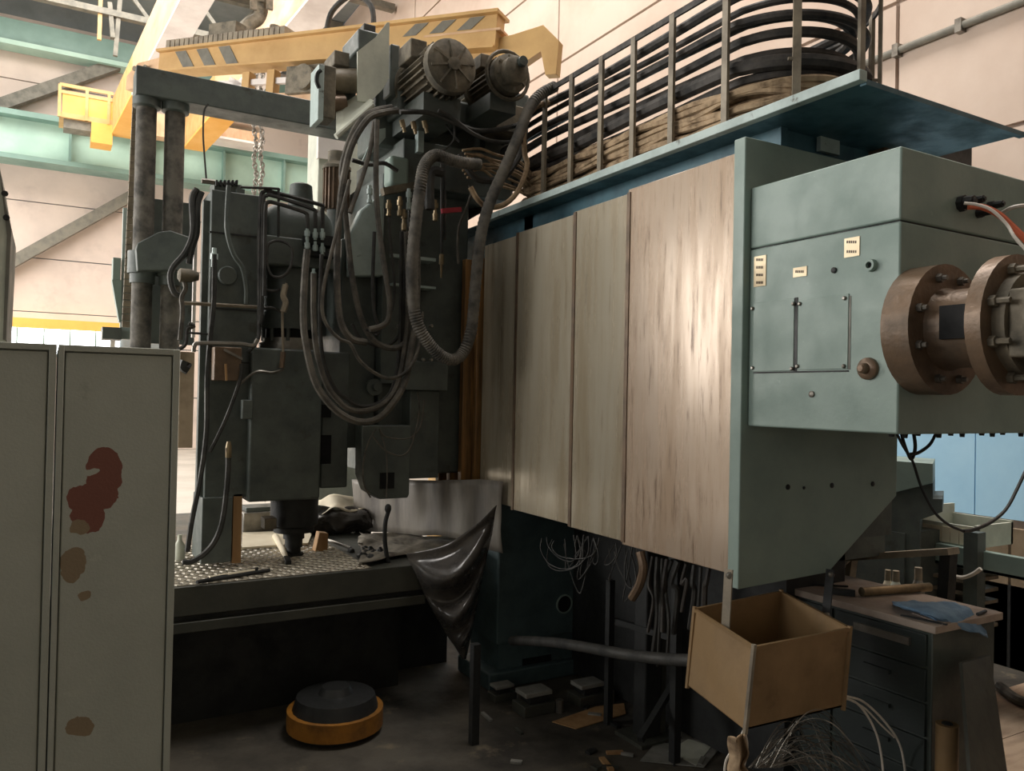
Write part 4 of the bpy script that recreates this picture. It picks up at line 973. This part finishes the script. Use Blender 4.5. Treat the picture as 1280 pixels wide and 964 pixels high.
hose([(474, 536), (482, 546), (505, 549), (519, 543), (527, 528), (530, 500)], 4.36, .005, 'hose', 'thin loose wire looping right below the valve block, upper one', name='loose_wire', seg=5)
hose([(466, 545), (480, 562), (500, 570), (512, 562), (518, 545), (524, 515), (522, 490)], 4.35, .005, 'hose', 'thin loose wire looping right below the valve block, lower one', name='loose_wire', seg=5)
hose([(474, 536), (482, 562), (484, 590), (483, 622)], 4.34, .004, 'hose', 'thin loose wire hanging straight past the square opening', name='loose_wire', seg=5)

# ================================================================== UNDER THE BEAM
fs = thing('steel_trestle', 'black steel trestle of upright bars under the panels', 'trestle', (2.4, 3.1, 0))
def upright(px, y0, y1, w_, nm='leg'):
    b = at(px, y1, Z=0); t = at(px + (y1 - y0) * .02, y0, Y=b.y)
    MB().bar((b.x, b.y, 0), (b.x, b.y, t.z), w_, w_, (0, 1, 0)).build(nm, M['black'], fs)
    return b
u1 = upright(760, 725, 905, .035); u2 = upright(843, 700, 955, .04)
MB().bar(at(768, 776, Y=u1.y), at(850, 800, Y=u2.y), .03, .03).build('cross_bar', M['black'], fs)
MB().bar(at(800, 925, Y=u2.y), at(845, 850, Y=u2.y + .1), .03, .03).build('brace', M['black'], fs)
b = at(592, 930, Z=0); MB().box((b.x - .02, b.y - .02, 0), (b.x + .02, b.y + .02, .5)).build('stand_post', M['black'], fs)
hp_ = thing('hose_post', 'thick dark post standing under the panels among hanging cables', 'post', at(808, 925, Z=0))
b = at(808, 922, Z=0)
MB().box((b.x - .055, b.y - .05, 0), (b.x + .055, b.y + .05, 1.05)).build('post', M['black'], hp_, .01)
MB().box((b.x + .055, b.y - .03, 0), (b.x + .1, b.y + .03, 1.05)).build('flange', M['tbody'], hp_)
MB().box((b.x - .12, b.y - .11, 0), (b.x + .14, b.y + .11, .02)).build('foot', M['tbody'], hp_)
o = MB().tube([at(x, y, X=2.3) for x, y in ((640, 801), (650, 801), (690, 803), (730, 809), (780, 818), (830, 824), (868, 826))], .026, 10).build('grey_pipe', M['dhose']); tag(o, 'grey hose running level along the foot of the machine bed', 'hose')
mb = MB()
for k in range(16):
    x0 = 720 + random.random() * 70; y0 = 668 + (x0 - 720) * .25; w_ = random.uniform(-50, 25); h_ = random.uniform(25, 75)
    pts = [at(x0 + w_ * (1 - math.cos(g)) * .5 + 8 * math.sin(g * 1.7 + k), y0 + h_ * math.sin(g * .9), X=2.40 - .02 * math.sin(g + k)) for g in (0, .6, 1.2, 1.8, 2.4, 3.0, 3.4)]
    mb.tube(pts, .0035, 4, smooth=4)
tag(mb.build('tangled_wire', M['dhose'], kind='stuff'), 'tangle of thin brown wires drooping under the panels', 'wire')
o = MB().tube([at(x, y, X=2.3) for x, y in ((800, 690), (804, 710), (800, 730), (790, 748))], .02, 8).build('tan_cable_end', M['brown']); tag(o, 'tan cable bunch drooping beside the dark post', 'cable')
for i, (px, y1) in enumerate(((814, 770), (820, 790), (826, 800), (832, 770), (838, 795), (846, 760), (856, 745), (866, 760), (874, 770), (884, 752))):
    pts = [at(px + 2, 690 + (px - 790) * .22, X=2.42), at(px - 3 + 4 * math.sin(i), 730, X=2.42 - .02 * (i % 2)), at(px + 3 * math.cos(i), y1 - 20, X=2.42), at(px - 4, y1 + 20 + 6 * (i % 3), X=2.42 + .02 * (i % 3))]
    o = MB().tube(pts, .009 + .003 * (i % 2), 6).build('hanging_cable', M['dhose'] if i % 3 else M['bcable']); tag(o, NTH[i] + ' from the left of the ten dusty cables hanging beneath the nearest panel', 'cable', 'cables hanging beneath the nearest panel')
# clamping blocks on the floor
for i, (px, py, sc) in enumerate(((668, 890, 1.0), (735, 878, .95), (775, 858, .85), (628, 874, .7))):
    p = at(px, py, Z=0)
    cb = thing('clamping_block', ('steel clamping block with a plate on top, left of the leg pair', 'steel clamping block with wide cap beside the first trestle leg', 'small steel block half hidden behind the first trestle leg', 'flat steel block in the dark at the left of the bed foot')[i], 'block', p, 'clamping blocks on the floor')
    MB().box(p + Vector((-.1, -.06, 0)) * sc, p + Vector((.1, .08, .06)) * sc).build('base', M['tbody'], cb, .004)
    MB().box(p + Vector((-.055, -.04, .06)) * sc, p + Vector((.055, .06, .1)) * sc).build('body', M['black'], cb, .004)
    MB().box(p + Vector((-.085, -.05, .1)) * sc, p + Vector((.085, .07, .125)) * sc).build('cap_plate', M['card'], cb, .004)
    MB().cyl(p + Vector((.12, -.07, 0)) * sc, p + Vector((.12, -.07, .07)) * sc, .022 * sc, 8).build('screw', M['steel'], cb)
for i, (c, m_, l) in enumerate(((((690, 903), (745, 884), (780, 880), (782, 893), (720, 912)), 'wood', 'flattened tan cardboard strip on the floor between the trestle legs'),
                           (((800, 952), (840, 905), (905, 888), (925, 905), (880, 960)), 'card', 'grey card sheet lying under the hanging bin'),
                           (((835, 940), (860, 925), (890, 933), (870, 958)), 'pale', 'small pale card on the floor at the trestle foot'),
                           (((815, 872), (842, 858), (850, 868), (832, 885)), 'paper', 'crumpled white paper behind the second trestle leg'))):
    P = [at(x, y, Z=.003 + .002 * i) for x, y in c]; tbl('floor_sheet', MB().prism(P, (0, 0, .004)), m_, l, 'sheet')
for i in range(26):
    px, py = random.uniform(600, 900), random.uniform(880, 962); p = at(px, py, Z=.002)
    a = random.random() * 3; d = Vector((math.cos(a), math.sin(a), 0)) * random.uniform(.02, .07)
    o = MB().bar(p - d + Vector((0, 0, .006)), p + d + Vector((0, 0, .006)), .012 + .02 * random.random(), .012).build('floor_scrap', M[random.choice(['black', 'wood', 'tbody', 'card'])])
    tag(o, 'bit of scrap on the dirty floor under the beam', 'scrap', 'scraps on the floor under the beam')

# ================================================================== HANGING BIN, TOOL CABINET AND RIGHT SIDE
bn = thing('hanging_bin', 'brown open sheet metal bin hung from the end plate by two straps', 'bin', (2.3, 2.1, .63))
c4 = [Vector((2.058, 1.905, .925)), Vector((2.548, 1.905, .925)), Vector((2.66, 2.32, .955)), Vector((2.162, 2.30, .945))]
d4 = [Vector((2.022, 1.905, .66)), Vector((2.515, 1.905, .65)), Vector((2.63, 2.32, .67)), Vector((2.13, 2.30, .665))]
cen = sum(c4 + d4, Vector()) / 8
for i in range(4):
    j = (i + 1) % 4; n_ = (cen - (c4[i] + c4[j] + d4[i] + d4[j]) / 4); n_.z = 0
    MB().prism([d4[i], d4[j], c4[j], c4[i]], n_.normalized() * .006).build('side_panel', M['sheet'], bn)
MB().prism(d4, (0, 0, .006)).build('floor_panel', M['sheet'], bn)
for i in range(4):
    MB().tube([d4[i] - Vector((0, 0, .012)), (c4[i] + d4[i]) / 2, c4[i] + Vector((0, 0, .012))], .010, 6, smooth=1).build('corner_edge', M['rodm'] if i == 0 else M['sheet'], bn)
    j = (i + 1) % 4; MB().bar(c4[i], c4[j], .012, .012).build('rim', M['sheet'], bn)
for (px0, py0, px1, py1), Yv in (((911, 712, 906, 806), 2.11), ((1038, 712, 1032, 775), 2.13)):
    a = at(px0, py0, Y=Yv + .02); b = at(px1, py1, Y=Yv)
    hs = thing('strap', ('pale riveted hanger strap on the left side of the bin', 'dark bent hanger strap on the right side of the bin')[px0 > 1000], 'strap', b)
    MB().bar(a, b, .032, .008, (1, 0.3, 0)).build('flat_bar', M['rodm'] if px0 < 1000 else M['black'], hs)
    for p in (a + Vector((0, 0, -.02)), b + Vector((0, 0, .02))):
        MB().lathe(p + Vector((-.002, -.004, 0)), (-.5, -1, 0), [(0, .013), (.008, .013), (.012, .008)], 10).build('bolt', M['steel'], hs)
tc = thing('tool_cabinet', 'dark green drawer cabinet with dusty top beside the hanging bin', 'cabinet', (3.2, 2.2, 0))
MB().box((2.98, 1.86, .04), (3.405, 2.75, .87)).build('body', M['tool'], tc, .004)
MB().box((2.955, 1.834, .87), (3.42, 2.77, .9)).build('worktop', M['ttop'], tc, .003)
for k in range(6):
    z1 = .855 - k * .135; dz = .125
    for y0, y1 in ((1.88, 2.29), (2.31, 2.73)):
        dwr = MB().box((2.966, y0, z1 - dz), (2.981, y1, z1)).build('drawer', M['toolb'], tc, .002)
        if k == 0: MB().box((2.95, y0 + .06, z1 - .055), (2.967, y1 - .1, z1 - .025)).build('handle', M['steel'], dwr)
        else: MB().box((2.952, (y0 + y1) / 2 - .06, z1 - .06), (2.967, (y0 + y1) / 2 + .06, z1 - .045)).build('handle', M['toolb'], dwr)
ZT = .9
top = lambda px, py, dz=0.0: at(px, py, Z=ZT + dz)
a, b = top(1077, 740, .022), top(1162, 734, .022)
pi_ = MB().lathe(a, b - a, [(.004, .013), (0, .013), (0, .02), ((b - a).length, .02), ((b - a).length, .013), ((b - a).length - .004, .013)], 16).build('brass_tube', M['brass']); tag(pi_, 'long worn brass tube lying across the dusty cabinet top', 'tube')
a, b = top(1034, 738, .014), top(1069, 742, .014)
tbl('steel_bar_block', MB().bar(a, b, .03, .026), 'black', 'short dark square bar left of the brass tube', 'bar', bev=.002)
tbl('scriber', MB().cyl(top(1012, 731, .006), top(1060, 733, .006), .005, 6), 'black', 'thin dark rod behind the square bar on the cabinet', 'rod')
tbl('flat_rule', MB().bar(top(1126, 769, .003), top(1184, 781, .003), .012, .005), 'black', 'thin dark rule lying along the front edge of the cabinet top', 'rule')
tbl('flat_card', MB().prism([top(1140, 767, .001), top(1172, 762, .001), top(1200, 775, .001), top(1178, 781, .001)], (0, 0, .003)), 'ttop', 'dusty card lying under the blue rag', 'card')
tbl('short_screwdriver', MB().cyl(top(1222, 768, .008), top(1232, 764, .008), .007, 8), 'black', 'short dark stub lying right of the blue rag', 'stub')
rows = [[top(1116, 752, .012), top(1140, 752, .02), top(1165, 754, .03), top(1192, 752, .03)],
        [top(1116, 754, .024), top(1142, 758, .04), top(1170, 760, .035), top(1205, 757, .02)],
        [top(1120, 757, .02), top(1148, 765, .03), top(1180, 772, .022), top(1214, 764, .01)],
        [top(1128, 758, .008), top(1160, 769, .006), at(1200, 784, Y=1.836), at(1226, 779, Y=1.845)],
        [top(1140, 763, .004), top(1172, 776, .005), at(1218, 792, Y=1.825), at(1236, 797, Y=1.828)]]
tbl('blue_rag', MB().sheet(rows, 5, 4, .012, 22), 'rag', 'crumpled light blue rag draped over the cabinet corner', 'rag', solid=.004)
# board and yellow roll against the cabinet
bd_ = MB().prism([at(1203, 829, Y=1.78), at(1238, 820, Y=1.82), at(1262, 985, Y=1.62), at(1215, 985, Y=1.58)], (0, .014, 0)).build('leaning_board', M['tbody']); tag(bd_, 'dark brown board leaning against the end of the tool cabinet', 'board')
p = at(1184, 1010, Z=0); a = at(1184, 905, Y=1.78)
MBr = thing('yellow_roll', 'dull yellow roll standing against the end of the tool cabinet', 'roll', (a.x, 1.78, 0))
MB().lathe((a.x, 1.78, 0), (0, 0, 1), [(0, .04), (a.z, .04), (a.z, .02), (a.z - .01, .02)], 16).build('roll', M['sheet'], MBr); MB().cyl((a.x, 1.78, a.z - .02), (a.x, 1.78, a.z + .004), .019, 10).build('core', M['black'], MBr)
# wire tangle below the bin
mb = MB()
for k in range(46):
    x0 = 935 + 40 * random.random(); h_ = random.uniform(20, 95); w_ = random.uniform(70, 170); Y0 = random.uniform(1.75, 2.2)
    pts = [at(x0 + w_ * t, 960 - h_ * math.sin(math.pi * min(1, t * 1.05)) + 40 * t, Y=Y0 + .1 * math.sin(3 * t + k)) for t in (0, .15, .35, .55, .75, .9, 1)]
    mb.tube(pts, .0016, 4, smooth=5)
tag(mb.build('wire_tangle', M['steel'], kind='stuff'), 'tangle of thin springy steel wires under the hanging bin', 'wire')
for i, pts in enumerate((((1052, 872), (1072, 880), (1090, 905), (1100, 935), (1106, 985)), ((1056, 870), (1080, 878), (1108, 905), (1126, 935), (1134, 985)), ((1058, 873), (1080, 885), (1100, 905), (1118, 922)))):
    o = MB().tube([at(x, y, Y=1.95) for x, y in pts], .0045 - .001 * (i == 2), 6).build('white_cable', M['white']); tag(o, ('inner of two bright white cables arching from under the bin', 'outer of two bright white cables arching from under the bin', 'thin white wire between the two bright arching cables')[i], 'cable')
rows = [[at(x + 3 * math.sin(y), y, Y=1.9 - .03 * (k % 2)) for k, x in enumerate((916, 924, 932, 940))] for y in (922, 934, 946, 960, 975)]
tbl('tied_rag', MB().sheet(rows, 4, 4, .03, 14), 'tan', 'dirty twisted rag tied under the near corner of the bin', 'rag', solid=.004)
mb = MB()
for k in range(5): mb.tube([at(905 + 5 * k, 975, Y=1.95), at(908 + 6 * k, 950, Y=1.95), at(922 + 3 * k, 930, Y=1.93), at(930, 912, Y=1.92)], .004, 5)
tag(mb.build('tie_strands', M['white'], kind='stuff'), 'loose pale strands beside the twisted rag', 'strands')

# ---- things behind the tool cabinet
mf = thing('green_machine_foot', 'green machine housing with sloping top seen right of the end plate', 'machine', (4.6, 3.4, 0))
XM = 4.3
a = at(1165, 590, X=XM); b = at(1100, 640, X=XM)
P = [at(x, y, X=XM) for x, y in ((1060, 572), (1166, 580), (1166, 604), (1060, 630))]
MB().prism(P, (.42, .25, 0)).build('sloped_hood', M['green'], mf)
P = [at(x, y, X=XM + .01) for x, y in ((1060, 628), (1166, 603), (1166, 624), (1178, 624), (1178, 640), (1150, 650), (1150, 740), (1060, 735))]
MB().prism(P, (.42, .25, 0)).build('housing', M['dgreen'], mf)
P = [at(1160, 640, X=XM), at(1160, 620, X=XM)]
fbx = at(1150, 760, X=XM); MB().box((XM, fbx.y + .1, 0), (XM + .6, fbx.y + 1.0, 1.0)).build('base', M['dgreen'], mf)
be = thing('long_bench', 'long grey green bench rail standing in front of the blue wall', 'bench', (5, 2.5, 0))
XBn = 4.6
a, b = at(1130, 672, X=XBn), at(1285, 702, X=XBn); z1 = a.z; z0 = at(1260, 722, X=XBn).z
MB().box((XBn, .8, z0), (XBn + .5, a.y, z0 + .02)).box((XBn, .8, z0), (XBn + .05, a.y, z1)).build('bench_rail', M['green'], be, .003)
p = at(1218, 700, X=XBn - .02); MB().box((XBn - .06, p.y - .04, 0), (XBn + .02, p.y + .04, p.z + .16)).build('leg', M['dgreen'], be)
MB().box((XBn + 1.0, .8, 0), (XBn + 1.1, p.y + 1.0, .55)).build('kick_board', M['black'], be)
for y in (1.0, 1.9): MB().box((XBn + .4, y, 0), (XBn + .45, y + .05, z0)).build('leg', M['black'], be)
for k in range(5):
    z = z0 - .06 - k * .07; q = at(1195, 740, X=XBn)
    MB().box((XBn - .02, p.y + .04, z - .02), (XBn + .3, q.y + .15, z)).build('shelf_slat', M['rodm'], be)
# crate and panels on the bench
cr = thing('wooden_crate', 'pale slatted crate standing on the bench rail', 'crate', at(1170, 680, X=XBn + .1))
q0, q1 = at(1145, 660, X=XBn + .05), at(1222, 680, X=XBn + .05)
MB().box((XBn + .05, q1.y, z1), (XBn + .07, q0.y, z1 + .12)).build('front_board', M['pale'], cr); MB().box((XBn + .4, q1.y, z1), (XBn + .42, q0.y, z1 + .14)).build('back_board', M['pale'], cr)
MB().box((XBn + .05, q1.y, z1), (XBn + .42, q1.y + .02, z1 + .13)).build('end_board', M['pale'], cr); MB().box((XBn + .05, q0.y - .02, z1), (XBn + .42, q0.y, z1 + .2)).build('end_board', M['pale'], cr)
for k in range(7):
    y = q1.y + (q0.y - q1.y) * (k + .5) / 7; MB().box((XBn + .04, y - .03, z1 + .01), (XBn + .05, y + .02, z1 + .1)).build('slat', M['paper'], cr)
for i, (x0, x1, h_) in enumerate(((1176, 1214, 48), (1214, 1262, 60), (1262, 1330, 62))):
    a, b = at(x0, 690, X=5.6), at(x1, 690, X=5.6); zt_ = at(x1, 690 - h_ + 12 + i * 6, X=5.6).z
    o = MB().box((5.6, b.y + .01, 0), (5.64, a.y - .01, .93)).build('propped_sheet', M['box']); tag(o, ('brown panel leaning below the blue wall, partly behind the crate', 'middle brown panel leaning below the blue wall', 'rightmost brown panel leaning below the blue wall')[i], 'panel')
# bracket and oddments on a stand behind the cabinet
sd2 = thing('low_shelf', 'low dark shelf with oddments behind the tool cabinet', 'shelf', (3.8, 2.8, 0))
MB().box((3.5, 2.4, .58), (4.1, 3.5, .62)).build('shelf_board', M['tbody'], sd2)
for x in (3.54, 4.06):
    for y in (2.44, 3.46): MB().box((x - .02, y - .02, 0), (x + .02, y + .02, .58)).build('leg', M['black'], sd2)
br = thing('flat_bracket', 'long pale bent flat bar bracket rising behind the tool cabinet', 'bracket', at(1120, 720, X=3.6))
MB().bar(at(1062, 697, X=3.6), at(1192, 689, X=3.6), .09, .03).build('top_bar', M['rodm'], br); MB().bar(at(1186, 690, X=3.62), at(1182, 752, X=3.62), .06, .05).build('leg', M['black'], br)
MB().bar(at(1066, 696, X=3.58), at(1044, 716, X=3.58), .03, .02).build('bent_end', M['white'], br); MB().bar(at(1066, 696, X=3.6), at(1060, 740, X=3.6), .05, .03).build('leg', M['rodm'], br)
for i, (px, py, r, nm, m_, lb) in enumerate(((1088, 718, .055, 'grey_reel', 'motor', 'grey reel standing on its edge behind the brass tube'), (1110, 715, .025, 'pale_jar', 'paper', 'pale jar behind the middle of the brass tube'), (1120, 716, .028, 'pale_bottle', 'pale', 'cream bottle right of the pale jar'), (1148, 712, .03, 'round_clamp', 'steel', 'small steel clamp behind the right end of the brass tube'))):
    p = at(px, py, X=3.8)
    z0_ = .62
    if i == 0:
        t = thing(nm, lb, 'reel', (p.x, p.y, z0_)); MB().lathe((p.x, p.y, z0_ + .075), (-.6, -.8, 0), [(-.02, .075), (.02, .075)], 20).build('disc', M[m_], t); MB().lathe((p.x, p.y, z0_ + .075), (-.6, -.8, 0), [(-.04, .03), (.045, .03)], 14).build('hub', M['rodm'], t)
    else:
        t = thing(nm, lb, nm.split('_')[1], (p.x, p.y, z0_)); hh = p.z - z0_ + .01
        MB().lathe((p.x, p.y, z0_), (0, 0, 1), [(0, r), (hh * .7, r), (hh * .8, r * .6)], 14).build('body', M[m_], t); MB().lathe((p.x, p.y, z0_ + hh * .8), (0, 0, 1), [(0, r * .65), (hh * .2, r * .6)], 12).build('cap', M['rodm'], t)
bxo = MB().box(at(1085, 690, X=4.0), at(1122, 680, X=4.0) + Vector((.15, 0, 0))).build('grey_box', M['card'])
bxo.location.z = .62; 
tag(bxo, 'grey card box at the back of the low shelf', 'box')
o = MB().tube([at(x, y, X=4.54) for x, y in ((1192, 720), (1204, 722), (1216, 718), (1226, 711))], .012, 6).build('white_tube', M['white']); tag(o, 'short curved white tube on the bench leg', 'tube')
# loose cables hanging below the gear box
for i, (pts, r, lb) in enumerate(((((1120, 540), (1128, 556), (1138, 572), (1142, 580), (1152, 610), (1168, 640), (1186, 656), (1204, 664)), .006, 'long black cable drooping from the gear box to the crate'),
                            (((1126, 540), (1132, 560), (1139, 574), (1144, 560), (1142, 540)), .007, 'black cable loop hanging under the gear box edge'),
                            (((1170, 542), (1162, 556), (1148, 566), (1137, 568)), .007, 'black cable running left to the loop under the gear box'),
                            (((1286, 580), (1272, 610), (1258, 636), (1240, 652), (1218, 662), (1204, 664)), .008, 'black cable rising from the crate to the right edge'))):
    o = MB().tube([at(x, y, Y=2.0) for x, y in pts], r, 6).build('loose_cable', M['black']); tag(o, lb, 'cable')
# floor boards at the right, hose
for k in range(7):
    a = 3.55; y0 = -.2 + k * .42
    o = MB().box((3.7, y0, 0), (5.6, y0 + .405, .02 + .004 * (k % 3))).build('floor_board', M['plank'], fl)
o = MB().tube([at(x, y, Z=.05) for x, y in ((1250, 858), (1262, 868), (1275, 876), (1300, 884))], .03, 8).build('floor_hose', M['hose']); tag(o, 'thick grey hose on the floor boards at the right edge', 'hose')

# ================================================================== FOREGROUND CABINET
for i, (x0, x1) in enumerate(((-.325, .022), (.026, .397))):
    ck = thing('steel_locker', ('greenish grey steel locker cut by the left edge of the picture', 'greenish grey steel locker with red primer showing through chipped paint')[i], 'locker', (x0, 3.0, 0))
    MB().box((x0, 3.022, 0.0), (x1, 3.5, 1.885)).build('carcass', M['cab'], ck, .003)
    MB().box((x0, 3.0, .0), (x0 + .018, 3.03, 1.888)).box((x1 - .022, 3.0, .0), (x1, 3.03, 1.888)).build('frame_stile', M['cab'], ck, .002)
    MB().box((x0, 3.001, 1.868), (x1, 3.03, 1.889)).build('frame_head', M['cab'], ck, .002)
    MB().box((x0 + .0215, 3.005, .06), (x1 - .0255, 3.028, 1.864)).build('door', M['cabdoor' + str(i)] if False else M['cab'], ck, .004)
md = M['cab'].copy(); md.name = 'chipped_cabinet_paint'
def spot(px, py, hx, hy):
    p = at(px, py, Y=3.0); return (p.x - .026, p.z, hx * .00305, hy * .00305)
add_patches(md, [spot(130, 592, 19, 27), spot(116, 622, 26, 16), spot(112, 640, 18, 24)], srgb(124, 76, 62))
add_patches(md, [spot(92, 704, 13, 15), spot(105, 745, 7, 7), spot(99, 909, 14, 12), spot(88, 718, 9, 9), spot(98, 660, 8, 9)], srgb(140, 122, 96))
add_patches(md, [spot(92, 868, 12, 3), spot(112, 590, 9, 4), spot(122, 700, 6, 5)], srgb(176, 178, 164))
for ob in bpy.data.objects:
    if ob.name == 'door.001': ob.data.materials[0] = md
wc = thing('tall_grey_cabinet', 'tall pale cabinet with chamfered dark edge at the far left', 'cabinet', (-.4, 3.55, 0))
P = [at(-30, 190, Y=3.55), at(-2, 205, Y=3.55), at(7, 262, Y=3.55), at(12, 285, Y=3.55), at(6, 425, Y=3.55)]
P = [(p.x, 3.55, p.z) for p in P]; P += [(P[-1][0], 3.55, 0), (-2.4, 3.55, 0), (-2.4, 3.55, P[0][2])]  # unseen width to the left added to shade the space under the table
MB().prism(P, (0, .5, 0)).build('body', M['pale'], wc)
MB().prism([(P[1][0] + .002, 3.545, P[1][2]), (P[2][0] + .004, 3.545, P[2][2]), (P[3][0] + .006, 3.545, P[3][2]), (P[4][0] + .004, 3.545, P[4][2]), (P[4][0] - .006, 3.545, P[4][2]), (P[3][0] - .008, 3.545, P[3][2] - .03)], (0, .5, 0)).build('dark_edge', M['stripe'], wc)
for px, py in ((6, 242), (8, 272)):
    p = at(px, py, Y=3.54); MB().lathe(p, (0, -1, 0), [(0, .012), (.01, .01)], 8).build('knob', M['black'], wc)
